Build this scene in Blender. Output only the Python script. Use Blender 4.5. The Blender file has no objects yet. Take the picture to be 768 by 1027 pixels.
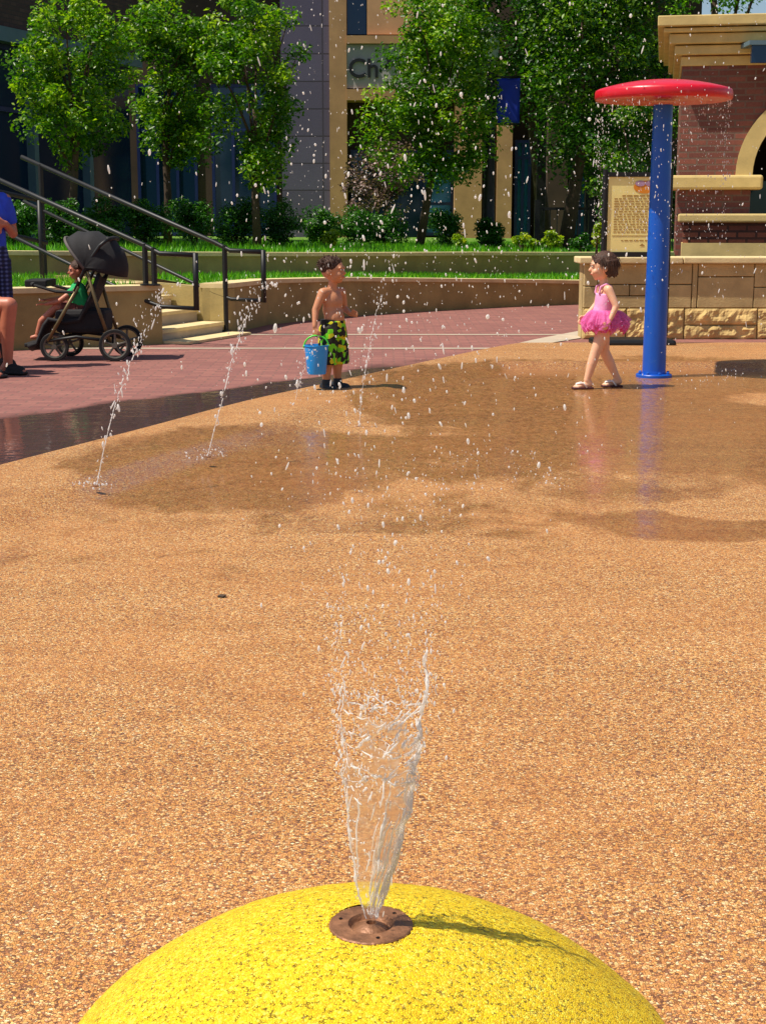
import bpy, bmesh, math, random
import numpy as np
from mathutils import Vector, Matrix, Quaternion, noise

random.seed(7)
rng = np.random.default_rng(11)
R = math.radians
scene = bpy.context.scene
COL = scene.collection

# ------------------------------------------------------------------ camera
CAM_H = 1.25
F_PX = 1500.0
PITCH = R(11.05)
cd = bpy.data.cameras.new('camera')
cam = bpy.data.objects.new('camera', cd)
COL.objects.link(cam)
cam.location = (0, 0, CAM_H)
cam.rotation_euler = (R(90) - PITCH, 0, 0)
cd.sensor_fit = 'HORIZONTAL'
cd.sensor_width = 36.0
cd.lens = 36.0 * F_PX / 768.0
cd.clip_start = 0.05
cd.clip_end = 2000
scene.camera = cam

def ray(px, py):
    x = (px - 384) / F_PX; y = -(py - 513.5) / F_PX
    return x, math.cos(PITCH) + y * math.sin(PITCH), -math.sin(PITCH) + y * math.cos(PITCH)
def at(px, py, Y):                       # the point of the photograph's line of sight that lies Y metres away
    r = ray(px, py); t = Y / r[1]
    return Vector((r[0] * t, Y, CAM_H + r[2] * t))
def on(px, py, z=0.0):                   # the point of the line of sight on a level z
    r = ray(px, py); t = (z - CAM_H) / r[2]
    return Vector((r[0] * t, r[1] * t, z))

# ------------------------------------------------------------------ materials
def srgb(r, g, b):
    f = lambda c: (c / 255 / 12.92) if c / 255 <= 0.04045 else ((c / 255 + 0.055) / 1.055) ** 2.4
    return (f(r), f(g), f(b), 1.0)

class NT:
    def __init__(s, name):
        s.m = bpy.data.materials.new(name); s.m.use_nodes = True
        s.t = s.m.node_tree; s.n = s.t.nodes; s.l = s.t.links
        s.out = s.n['Material Output']; s.b = s.n['Principled BSDF']
    def node(s, typ, **kw):
        n = s.n.new(typ)
        for k, v in kw.items():
            setattr(n, k, v)
        return n
    def link(s, a, b): s.l.new(a, b)
    def val(s, sock, v):
        if hasattr(v, 'is_output') : s.l.new(v, sock)
        else: sock.default_value = v
    def coords(s, kind='Object', scale=None):
        tc = s.n.new('ShaderNodeTexCoord'); o = tc.outputs[kind]
        if scale is not None:
            mp = s.n.new('ShaderNodeMapping'); mp.inputs['Scale'].default_value = scale
            s.link(o, mp.inputs['Vector']); o = mp.outputs['Vector']
        return o
    def noise(s, vec, scale, detail=4, rough=0.55, dist=0.0):
        n = s.n.new('ShaderNodeTexNoise'); s.link(vec, n.inputs['Vector'])
        n.inputs['Scale'].default_value = scale; n.inputs['Detail'].default_value = detail
        n.inputs['Roughness'].default_value = rough; n.inputs['Distortion'].default_value = dist
        return n.outputs['Fac']
    def voronoi(s, vec, scale, feature='F1', out='Distance', rnd=1.0):
        n = s.n.new('ShaderNodeTexVoronoi'); n.feature = feature; s.link(vec, n.inputs['Vector'])
        n.inputs['Scale'].default_value = scale; n.inputs['Randomness'].default_value = rnd
        return n.outputs[out]
    def ramp(s, fac, stops, interp='LINEAR'):
        n = s.n.new('ShaderNodeValToRGB'); s.link(fac, n.inputs['Fac'])
        cr = n.color_ramp; cr.interpolation = interp
        while len(cr.elements) < len(stops): cr.elements.new(0.5)
        for e, (p, c) in zip(cr.elements, stops):
            e.position = p; e.color = c if len(c) == 4 else (*c, 1)
        return n.outputs['Color']
    def mix(s, fac, a, b, blend='MIX'):
        n = s.n.new('ShaderNodeMix'); n.data_type = 'RGBA'; n.blend_type = blend
        s.val(n.inputs[0], fac); s.val(n.inputs[6], a); s.val(n.inputs[7], b)
        return n.outputs[2]
    def math(s, op, a, b=0.0, c=0.0, clamp=False):
        n = s.n.new('ShaderNodeMath'); n.operation = op; n.use_clamp = clamp
        s.val(n.inputs[0], a); s.val(n.inputs[1], b); s.val(n.inputs[2], c)
        return n.outputs[0]
    def mrange(s, v, a, b, c, d, smooth=False):
        n = s.n.new('ShaderNodeMapRange'); n.interpolation_type = 'SMOOTHSTEP' if smooth else 'LINEAR'
        s.val(n.inputs[0], v)
        for i, q in enumerate((a, b, c, d)): n.inputs[1 + i].default_value = q
        return n.outputs[0]
    def attr(s, name, out='Fac'):
        n = s.n.new('ShaderNodeAttribute'); n.attribute_name = name
        return n.outputs[out]
    def bump(s, h, strength=0.3, dist=0.01):
        n = s.n.new('ShaderNodeBump'); s.val(n.inputs['Strength'], strength)
        n.inputs['Distance'].default_value = dist; s.link(h, n.inputs['Height'])
        s.link(n.outputs['Normal'], s.b.inputs['Normal'])
        return n
    def set(s, **kw):
        for k, v in kw.items(): s.val(s.b.inputs[k.replace('_', ' ')], v)
        return s.m

def weathered(name, col, rough, fade, streak):
    t = NT(name); v = t.coords(scale=(6, 6, .8)); n = t.noise(v, 3, 8, 0.7); n2 = t.noise(t.coords(), 14, 6, 0.7)
    c = t.mix(t.mrange(n, 0.45, 0.75, 0, .55), col, fade); c = t.mix(t.mrange(n2, 0.60, 0.72, 0, .45), c, streak)
    t.set(Base_Color=c, Roughness=t.mrange(n2, 0.3, 0.7, rough * .8, rough * 1.5), Coat_Weight=0.15)
    t.bump(n2, 0.06, 0.01); return t.m
def plain(name, col, rough=0.6, var=0.15, scale=8.0, metal=0.0, bump=0.0, bscale=60.0, **kw):
    t = NT(name); v = t.coords()
    n = t.noise(v, scale, 5)
    dark = tuple(c * (1 - var) for c in col[:3]) + (1,)
    lite = tuple(min(1, c * (1 + var)) for c in col[:3]) + (1,)
    t.set(Base_Color=t.ramp(n, [(0.3, dark), (0.7, lite)]), Roughness=rough, Metallic=metal, **kw)
    if bump: t.bump(t.noise(v, bscale, 4), bump, 0.01)
    return t.m

M = {}
# pebbled resin pad: cream, orange and brown stones; a film of water where the 'wetness' attribute is high
def pad_material():
    t = NT('pebbled_resin'); v = t.coords()
    wob = t.n.new('ShaderNodeVectorMath'); wob.operation = 'ADD'
    nz = t.n.new('ShaderNodeTexNoise'); t.link(v, nz.inputs['Vector']); nz.inputs['Scale'].default_value = 160
    sc = t.n.new('ShaderNodeVectorMath'); sc.operation = 'SCALE'; sc.inputs['Scale'].default_value = 0.004
    t.link(nz.outputs['Color'], sc.inputs[0]); t.link(v, wob.inputs[0]); t.link(sc.outputs[0], wob.inputs[1])
    w = wob.outputs[0]
    vc = t.voronoi(w, 185, out='Color'); sep = t.n.new('ShaderNodeSeparateColor'); t.link(vc, sep.inputs[0])
    stones = t.ramp(sep.outputs[0], [(0.0, srgb(70, 40, 32)), (0.15, srgb(122, 76, 48)), (0.28, srgb(198, 132, 62)),
                                     (0.50, srgb(220, 154, 76)), (0.76, srgb(234, 174, 94)), (0.9, srgb(246, 212, 140)), (1.0, srgb(254, 238, 186))])
    pink = t.mix(t.math('MULTIPLY', sep.outputs[1], 0.4), stones, srgb(212, 146, 112))
    edge = t.voronoi(w, 185, 'DISTANCE_TO_EDGE')
    gap = t.mrange(edge, -0.03, 0.10, 0.0, 1.0)
    col = t.mix(t.math('SUBTRACT', 1.0, gap), pink, srgb(76, 44, 30))
    big = t.noise(v, 0.9, 5, 0.6)
    col = t.mix(t.mrange(big, 0.35, 0.7, 0.0, 0.35), col, srgb(212, 140, 76), 'MIX')
    flow = t.noise(t.coords(scale=(0.7, 2.6, 1)), 1.5, 6, 0.65, 0.8)
    col = t.mix(t.mrange(flow, 0.42, 0.72, 0.0, 0.8), col, t.mix(1.0, col, (0.80, 0.72, 0.62, 1), 'MULTIPLY'))
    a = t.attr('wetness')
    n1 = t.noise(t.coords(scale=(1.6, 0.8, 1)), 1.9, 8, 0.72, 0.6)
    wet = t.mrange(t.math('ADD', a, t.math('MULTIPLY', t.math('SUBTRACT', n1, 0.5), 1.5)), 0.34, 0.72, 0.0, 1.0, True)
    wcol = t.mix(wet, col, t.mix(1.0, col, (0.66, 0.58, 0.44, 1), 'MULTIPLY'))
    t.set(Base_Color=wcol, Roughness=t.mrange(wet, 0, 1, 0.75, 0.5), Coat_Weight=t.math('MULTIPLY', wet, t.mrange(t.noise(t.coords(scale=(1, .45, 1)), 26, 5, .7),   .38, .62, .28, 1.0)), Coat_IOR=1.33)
    ripple = t.noise(t.coords(scale=(1.0, 1.0, 1)), 9, 3)
    t.set(Coat_Roughness=t.mrange(ripple, 0.3, 0.7, 0.07, 0.20))
    t.bump(t.math('ADD', t.math('MULTIPLY', gap, 1.0), t.math('MULTIPLY', sep.outputs[2], 0.8)), t.mrange(wet, 0, 1, 0.75, 0.45), 0.0035)
    cb = t.n.new('ShaderNodeBump'); cb.inputs['Strength'].default_value = 0.12; cb.inputs['Distance'].default_value = 0.01
    t.link(ripple, cb.inputs['Height']); t.link(cb.outputs['Normal'], t.b.inputs['Coat Normal'])
    return t.m
M['pad'] = pad_material()

def dome_material():
    t = NT('yellow_rubber_granules'); v = t.coords()
    vc = t.voronoi(v, 230, out='Color'); sep = t.n.new('ShaderNodeSeparateColor'); t.link(vc, sep.inputs[0])
    col = t.ramp(sep.outputs[0], [(0.0, srgb(222, 178, 6)), (0.35, srgb(240, 200, 8)), (0.75, srgb(248, 212, 18)), (1.0, srgb(255, 236, 80))])
    edge = t.voronoi(v, 230, 'DISTANCE_TO_EDGE')
    pits = t.noise(v, 130, 2, 0.5)
    pit = t.math('MULTIPLY', t.mrange(edge, 0.0, 0.20, 1.0, 0.0), t.mrange(pits, 0.545, 0.61, 0.0, 1.0))
    col = t.mix(pit, col, srgb(72, 54, 4))
    stain = t.noise(v, 6, 5, 0.6)
    col = t.mix(t.mrange(stain, 0.5, 0.75, 0.0, 0.3), col, srgb(228, 180, 8))
    t.set(Base_Color=col, Roughness=0.5)
    t.bump(t.math('SUBTRACT', t.mrange(edge, 0, 0.2, 0, 1), t.math('MULTIPLY', pit, 1.2)), 0.55, 0.004)
    return t.m
M['dome'] = dome_material()

def brick_material(name, c1, c2, mortar, bw, bh, plane='xy', rough=0.8, ms=0.008, wetattr=False, rot=0.0, offset=0.5):
    t = NT(name)
    tc = t.n.new('ShaderNodeTexCoord'); sp = t.n.new('ShaderNodeSeparateXYZ'); t.link(tc.outputs['Object'], sp.inputs[0])
    cb = t.n.new('ShaderNodeCombineXYZ')
    if plane == 'xy': t.link(sp.outputs[0], cb.inputs[0]); t.link(sp.outputs[1], cb.inputs[1])
    else: t.link(t.math('ADD', sp.outputs[0], sp.outputs[1]), cb.inputs[0]); t.link(sp.outputs[2], cb.inputs[1])
    mp = t.n.new('ShaderNodeMapping'); mp.inputs['Rotation'].default_value = (0, 0, rot); t.link(cb.outputs[0], mp.inputs['Vector'])
    b = t.n.new('ShaderNodeTexBrick'); t.link(mp.outputs[0], b.inputs['Vector'])
    b.inputs['Scale'].default_value = 1; b.inputs['Brick Width'].default_value = bw; b.inputs['Row Height'].default_value = bh
    b.inputs['Mortar Size'].default_value = ms; b.inputs['Color1'].default_value = c1; b.inputs['Color2'].default_value = c2
    b.inputs['Mortar'].default_value = mortar; b.offset = offset; b.inputs['Bias'].default_value = 0.0
    v = tc.outputs['Object']
    n = t.noise(v, 1.3, 6, 0.65)
    col = t.mix(t.mrange(n, 0.35, 0.75, 0.0, 0.45), b.outputs['Color'], tuple(c * 0.6 for c in c1[:3]) + (1,))
    n2 = t.noise(v, 40, 3)
    col = t.mix(0.25, col, t.ramp(n2, [(0.3, (0.25, 0.25, 0.25, 1)), (0.7, (0.85, 0.85, 0.85, 1))]), 'SOFT_LIGHT')
    t.set(Base_Color=col, Roughness=rough)
    t.bump(t.math('ADD', t.math('MULTIPLY', b.outputs['Fac'], -1.0), t.math('MULTIPLY', n2, 0.3)), 0.5, 0.006)
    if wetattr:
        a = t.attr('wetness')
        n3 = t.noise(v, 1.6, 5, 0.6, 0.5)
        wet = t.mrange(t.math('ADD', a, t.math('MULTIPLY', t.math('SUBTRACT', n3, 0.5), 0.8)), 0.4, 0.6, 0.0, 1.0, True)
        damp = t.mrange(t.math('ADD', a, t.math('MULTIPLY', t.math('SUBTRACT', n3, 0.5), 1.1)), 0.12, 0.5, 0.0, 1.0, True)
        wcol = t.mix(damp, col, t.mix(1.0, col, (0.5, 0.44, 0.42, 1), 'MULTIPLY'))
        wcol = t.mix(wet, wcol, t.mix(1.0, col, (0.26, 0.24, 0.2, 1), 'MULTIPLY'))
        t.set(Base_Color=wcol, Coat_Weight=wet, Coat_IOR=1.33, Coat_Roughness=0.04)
        cb2 = t.n.new('ShaderNodeBump'); cb2.inputs['Strength'].default_value = 0.25; cb2.inputs['Distance'].default_value = 0.01
        t.link(t.noise(v, 7, 3), cb2.inputs['Height']); t.link(cb2.outputs['Normal'], t.b.inputs['Coat Normal'])
    return t.m
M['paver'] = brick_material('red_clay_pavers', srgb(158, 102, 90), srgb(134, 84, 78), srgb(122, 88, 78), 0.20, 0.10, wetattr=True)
M['brick'] = brick_material('dark_red_brick', srgb(140, 80, 64), srgb(102, 56, 48), srgb(110, 88, 74), 0.22, 0.075, 'xz', ms=0.011)
M['brick_course'] = brick_material('striped_brick', srgb(140, 78, 54), srgb(92, 44, 34), srgb(40, 26, 22), 0.22, 0.08, 'xz', ms=0.014)
M['brick_brown'] = brick_material('brown_brick', srgb(96, 70, 62), srgb(72, 50, 46), srgb(66, 54, 50), 0.22, 0.075, 'xz', ms=0.01)
M['concrete'] = plain('pale_concrete', srgb(186, 170, 148), 0.85, 0.15, 3, bump=0.15, bscale=80)
M['cap'] = plain('cream_cap_stone', srgb(222, 200, 148), 0.8, 0.14, 6, bump=0.2)
M['wallface'] = plain('tan_render', srgb(164, 144, 90), 0.85, 0.25, 2.5, bump=0.3, bscale=40)
M['limestone'] = plain('buff_limestone', srgb(206, 180, 116), 0.8, 0.16, 4, bump=0.2, bscale=50)
M['ashlar'] = plain('sawn_sandstone', srgb(190, 164, 112), 0.85, 0.25, 3.2, bump=0.35, bscale=45)
M['rough_stone'] = plain('split_sandstone', srgb(206, 174, 112), 0.9, 0.3, 5, bump=0.9, bscale=22)
M['mortar'] = plain('dark_mortar', srgb(112, 94, 66), 0.95, 0.2, 20)
M['earth'] = plain('planting_soil', srgb(70, 54, 38), 0.95, 0.3, 5, bump=0.6, bscale=20)
M['ground'] = plain('distant_ground', srgb(96, 92, 62), 0.95, 0.2, 0.2)
M['turf'] = plain('turf', srgb(92, 132, 34), 0.9, 0.4, 9, bump=0.8, bscale=60)
M['blue_pole'] = weathered('blue_powder_coat', srgb(0, 82, 186), 0.36, srgb(16, 98, 186), srgb(60, 120, 186))
M['red_cap'] = weathered('red_glossy_fibreglass', srgb(214, 14, 38), 0.3, srgb(204, 40, 60), srgb(214, 90, 100))
M['black_metal'] = plain('black_painted_metal', srgb(14, 14, 15), 0.5, 0.3, 12)
M['dark_rubber'] = plain('black_rubber', srgb(22, 21, 21), 0.7, 0.3, 20)
M['silver'] = plain('brushed_aluminium', srgb(190, 184, 168), 0.35, 0.1, 20, metal=0.8)
M['wheel_rim'] = plain('dull_grey_rim', srgb(112, 108, 98), 0.45, 0.15, 20, metal=0.5)
M['gold_bar'] = plain('champagne_metal_tube', srgb(112, 96, 66), 0.45, 0.1, 20, metal=0.6)
M['bronze'] = plain('bronze_plate', srgb(142, 98, 68), 0.5, 0.35, 45, metal=0.3, bump=0.35, bscale=90)
M['screw'] = plain('dark_screw_metal', srgb(40, 26, 18), 0.5, 0.2, 30, metal=0.6)
M['sign_face'] = plain('yellow_sign_face', srgb(255, 230, 148), 0.5, 0.12, 3)
M['sign_ink'] = plain('brown_print', srgb(172, 134, 66), 0.6, 0.1, 10)
M['sign_orange'] = plain('orange_print', srgb(226, 140, 34), 0.5, 0.12, 14)
M['sign_violet'] = plain('violet_print', srgb(176, 140, 168), 0.5, 0.12, 14)
M['banner'] = plain('royal_blue_cloth', srgb(16, 50, 176), 0.7, 0.15, 5)
M['glass_blue'] = NT('sky_blue_glazing').set(Base_Color=srgb(64, 128, 170), Roughness=0.08, Metallic=0.55)
M['glass_dark'] = NT('dark_glazing').set(Base_Color=srgb(30, 56, 84), Roughness=0.08, Metallic=0.35)
M['glass_teal'] = NT('teal_glazing').set(Base_Color=srgb(24, 62, 66), Roughness=0.12, Metallic=0.25)
M['fascia'] = plain('blue_grey_fascia', srgb(96, 120, 130), 0.5, 0.1, 3)
M['stucco'] = plain('peach_stucco', srgb(206, 156, 112), 0.9, 0.12, 2, bump=0.2)
M['stucco_tan'] = plain('tan_stucco', srgb(186, 142, 98), 0.9, 0.18, 2, bump=0.2)
M['stucco_mauve'] = brick_material('mauve_grey_cladding', srgb(104, 96, 118), srgb(92, 84, 106), srgb(66, 58, 70), 1.3, 0.62, 'xz', ms=0.018, offset=0.0)
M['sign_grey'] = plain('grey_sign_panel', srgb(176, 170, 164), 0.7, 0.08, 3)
M['wall_dark'] = plain('dark_brown_cladding', srgb(70, 52, 40), 0.85, 0.25, 2)
M['frame_blue'] = plain('navy_window_frame', srgb(24, 40, 92), 0.4, 0.1, 5)
M['lamp_glass'] = NT('lantern_glass').set(Base_Color=srgb(150, 176, 160), Roughness=0.15, Metallic=0.2)
M['bark'] = plain('grey_brown_bark', srgb(74, 58, 44), 0.95, 0.3, 9, bump=0.8, bscale=25)
M['bucket'] = NT('blue_plastic_bucket').set(Base_Color=srgb(40, 166, 250), Roughness=0.3, Transmission_Weight=0.15)
M['bucket_handle'] = NT('lime_plastic').set(Base_Color=srgb(90, 220, 60), Roughness=0.35)
M['flipflop'] = plain('dark_plum_sole', srgb(74, 28, 32), 0.6, 0.1, 20)
M['white_strap'] = plain('white_strap', srgb(236, 226, 222), 0.5, 0.06, 20)
M['shoe'] = plain('navy_water_shoe', srgb(24, 34, 44), 0.6, 0.3, 40)
M['hair_brown'] = plain('dark_brown_hair', srgb(70, 42, 26), 0.65, 0.45, 60, bump=0.8, bscale=90)
M['hair_boy'] = plain('chestnut_hair', srgb(66, 38, 22), 0.7, 0.45, 60, bump=0.8, bscale=90)
M['eye'] = plain('eye_dark', srgb(34, 22, 18), 0.2, 0.05, 20)
M['eye_white'] = plain('eye_white', srgb(232, 226, 218), 0.3, 0.03, 20)
M['lip'] = plain('lip', srgb(186, 84, 78), 0.4, 0.1, 30)
def skin(name, c):
    t = NT(name); v = t.coords(); n = t.noise(v, 14, 4)
    col = t.ramp(n, [(0.3, tuple(x * 0.88 for x in c[:3]) + (1,)), (0.7, c)])
    t.set(Base_Color=col, Roughness=0.45, Subsurface_Weight=0.12, Subsurface_Scale=0.02)
    t.b.inputs['Subsurface Radius'].default_value = (1.0, 0.35, 0.2)
    return t.m
M['skin'] = skin('fair_skin', srgb(240, 184, 148))
M['skin_tan'] = skin('tanned_skin', srgb(206, 142, 104))
M['skin_warm'] = skin('warm_skin', srgb(196, 120, 92))
M['pink_suit'] = plain('pink_swim_knit', srgb(244, 160, 204), 0.7, 0.12, 30, bump=0.2, bscale=200)
def tulle(name, c, tr=0.35):
    t = NT(name); v = t.coords()
    n = t.noise(v, 26, 4)
    col = t.ramp(n, [(0.3, tuple(x * 0.8 for x in c[:3]) + (1,)), (0.7, tuple(min(1, x * 1.15) for x in c[:3]) + (1,))])
    d = t.n.new('ShaderNodeBsdfTranslucent'); t.link(col, d.inputs[0])
    mx = t.n.new('ShaderNodeMixShader'); mx.inputs[0].default_value = tr
    t.set(Base_Color=col, Roughness=0.8)
    t.link(t.b.outputs[0], mx.inputs[1]); t.link(d.outputs[0], mx.inputs[2])
    tp = t.n.new('ShaderNodeBsdfTransparent'); m2 = t.n.new('ShaderNodeMixShader'); t.link(t.mrange(t.noise(v, 60, 4, .7), .35, .65, .12, .55), m2.inputs[0])
    t.link(mx.outputs[0], m2.inputs[1]); t.link(tp.outputs[0], m2.inputs[2]); t.link(m2.outputs[0], t.out.inputs[0])
    return t.m
M['tulle_hot'] = tulle('hot_pink_tulle', srgb(252, 76, 146))
M['tulle_soft'] = tulle('orchid_pink_tulle', srgb(250, 128, 196))
def trunks_material():
    t = NT('camo_swim_fabric'); v = t.coords()
    n = t.voronoi(v, 32, out='Color'); s = t.n.new('ShaderNodeSeparateColor'); t.link(n, s.inputs[0])
    col = t.ramp(s.outputs[0], [(0.0, srgb(26, 24, 12)), (0.36, srgb(34, 30, 14)), (0.40, srgb(120, 220, 20)), (0.66, srgb(150, 230, 24)),
                                (0.7, srgb(214, 206, 20)), (0.86, srgb(196, 190, 30)), (0.9, srgb(40, 36, 16))], 'CONSTANT')
    t.set(Base_Color=col, Roughness=0.75); t.bump(t.noise(v, 18, 3), 0.4, 0.01)
    return t.m
M['trunks'] = trunks_material()
M['blue_shirt'] = plain('bright_blue_cotton', srgb(44, 78, 206), 0.8, 0.25, 9, bump=0.4, bscale=14)
def plaid():
    t = NT('navy_plaid'); v = t.coords()
    w = t.n.new('ShaderNodeTexWave'); t.link(v, w.inputs[0]); w.inputs['Scale'].default_value = 9; w.bands_direction = 'Z'
    w2 = t.n.new('ShaderNodeTexWave'); t.link(v, w2.inputs[0]); w2.inputs['Scale'].default_value = 9; w2.bands_direction = 'X'
    f = t.math('MULTIPLY', t.math('ADD', w.outputs['Fac'], w2.outputs['Fac']), 0.5)
    t.set(Base_Color=t.ramp(f, [(0.2, srgb(20, 24, 52)), (0.6, srgb(36, 46, 96)), (0.9, srgb(92, 104, 150))]), Roughness=0.85)
    return t.m
M['plaid'] = plaid()
M['dark_cloth'] = plain('black_cloth', srgb(26, 28, 30), 0.85, 0.35, 9, bump=0.3, bscale=20)
M['stroller_cloth'] = plain('charcoal_stroller_fabric', srgb(30, 28, 30), 0.85, 0.35, 6, bump=0.3, bscale=20)
M['hood_trim'] = plain('grey_hood_trim', srgb(96, 88, 84), 0.8, 0.15, 10)
M['green_shirt'] = plain('green_cotton', srgb(40, 170, 96), 0.85, 0.2, 15)
M['denim'] = plain('red_brown_cloth', srgb(120, 60, 52), 0.85, 0.2, 15)

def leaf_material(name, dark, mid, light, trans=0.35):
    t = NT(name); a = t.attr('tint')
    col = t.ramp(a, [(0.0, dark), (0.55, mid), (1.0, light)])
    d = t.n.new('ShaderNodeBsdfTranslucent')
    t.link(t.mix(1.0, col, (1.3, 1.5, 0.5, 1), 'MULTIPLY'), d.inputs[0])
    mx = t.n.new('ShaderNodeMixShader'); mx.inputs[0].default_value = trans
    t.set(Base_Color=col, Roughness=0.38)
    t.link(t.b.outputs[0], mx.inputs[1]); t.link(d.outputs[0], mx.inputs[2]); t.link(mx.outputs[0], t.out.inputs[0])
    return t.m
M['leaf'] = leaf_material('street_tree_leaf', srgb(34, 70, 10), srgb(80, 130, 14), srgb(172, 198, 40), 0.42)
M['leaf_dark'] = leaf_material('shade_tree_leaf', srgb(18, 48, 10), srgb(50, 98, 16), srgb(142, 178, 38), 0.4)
M['leaf_bright'] = leaf_material('bright_green_leaf', srgb(70, 120, 14), srgb(110, 170, 24), srgb(160, 210, 50))  # brighter green leaf tones for the crown above the cornice
M['leaf_plum'] = leaf_material('plum_leaf', srgb(54, 40, 36), srgb(96, 74, 68), srgb(176, 144, 138), 0.2)
M['leaf_bush'] = leaf_material('clipped_bush_leaf', srgb(24, 62, 18), srgb(48, 100, 26), srgb(96, 150, 44))
M['leaf_lime'] = leaf_material('lime_perennial_leaf', srgb(90, 120, 16), srgb(150, 176, 24), srgb(210, 210, 50))
M['grass'] = leaf_material('grass_blade', srgb(60, 120, 10), srgb(86, 158, 14), srgb(140, 200, 30), 0.3)

def water_white():
    t = NT('aerated_water'); v = t.coords()
    t.set(Base_Color=(0.97, 0.97, 0.96, 1), Roughness=0.12, Transmission_Weight=0.22, IOR=1.33, Specular_IOR_Level=0.8)
    return t.m
M['drop'] = water_white()
def water_sheet():
    t = NT('thin_water_sheet')
    n = t.noise(t.coords(scale=(1, 1, 2.2)), 40, 3, 0.5, 0.6)
    t.set(Base_Color=(1, 1, 1, 1), Roughness=0.42, Transmission_Weight=1.0, IOR=1.06)
    d0 = t.n.new('ShaderNodeBsdfDiffuse'); d0.inputs[0].default_value = (0.95, 0.93, 0.9, 1); d1 = t.n.new('ShaderNodeBsdfTranslucent'); d1.inputs[0].default_value = (0.95, 0.93, 0.9, 1)
    d = t.n.new('ShaderNodeMixShader'); d.inputs[0].default_value = 0.55; t.link(d0.outputs[0], d.inputs[1]); t.link(d1.outputs[0], d.inputs[2])
    mx = t.n.new('ShaderNodeMixShader'); t.link(t.mrange(n, 0.54, 0.76, 0.03, 0.4), mx.inputs[0])
    tr = t.n.new('ShaderNodeBsdfTransparent'); m2 = t.n.new('ShaderNodeMixShader'); m2.inputs[0].default_value = 0.42
    t.link(t.b.outputs[0], m2.inputs[1]); t.link(tr.outputs[0], m2.inputs[2])
    t.link(m2.outputs[0], mx.inputs[1]); t.link(d.outputs[0], mx.inputs[2]); t.link(mx.outputs[0], t.out.inputs[0])
    t.bump(t.noise(t.coords(scale=(1, 1, 2.0)), 30, 3), 0.4, 0.01)
    return t.m
M['sheet'] = water_sheet()
def foam(name, a, tr_):
    t = NT(name); t.set(Base_Color=(0.97, 0.96, 0.94, 1), Roughness=0.3, Specular_IOR_Level=0.3)
    tr = t.n.new('ShaderNodeBsdfTransparent'); tl = t.n.new('ShaderNodeBsdfTranslucent'); tl.inputs[0].default_value = (.97, .96, .94, 1)
    m1 = t.n.new('ShaderNodeMixShader'); m1.inputs[0].default_value = tr_; t.link(t.b.outputs[0], m1.inputs[1]); t.link(tl.outputs[0], m1.inputs[2])
    lw = t.n.new('ShaderNodeLayerWeight'); lw.inputs[0].default_value = 0.35
    m2 = t.n.new('ShaderNodeMixShader'); t.link(t.mrange(lw.outputs['Facing'], 0.2, 0.95, a, 0.9), m2.inputs[0]); t.link(m1.outputs[0], m2.inputs[1]); t.link(tr.outputs[0], m2.inputs[2])
    t.link(m2.outputs[0], t.out.inputs[0]); return t.m
M['foam'] = foam('white_foamy_water', 0.16, 0.5)
M['drop'] = foam('white_water_drop', 0.22, 0.4)

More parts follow.
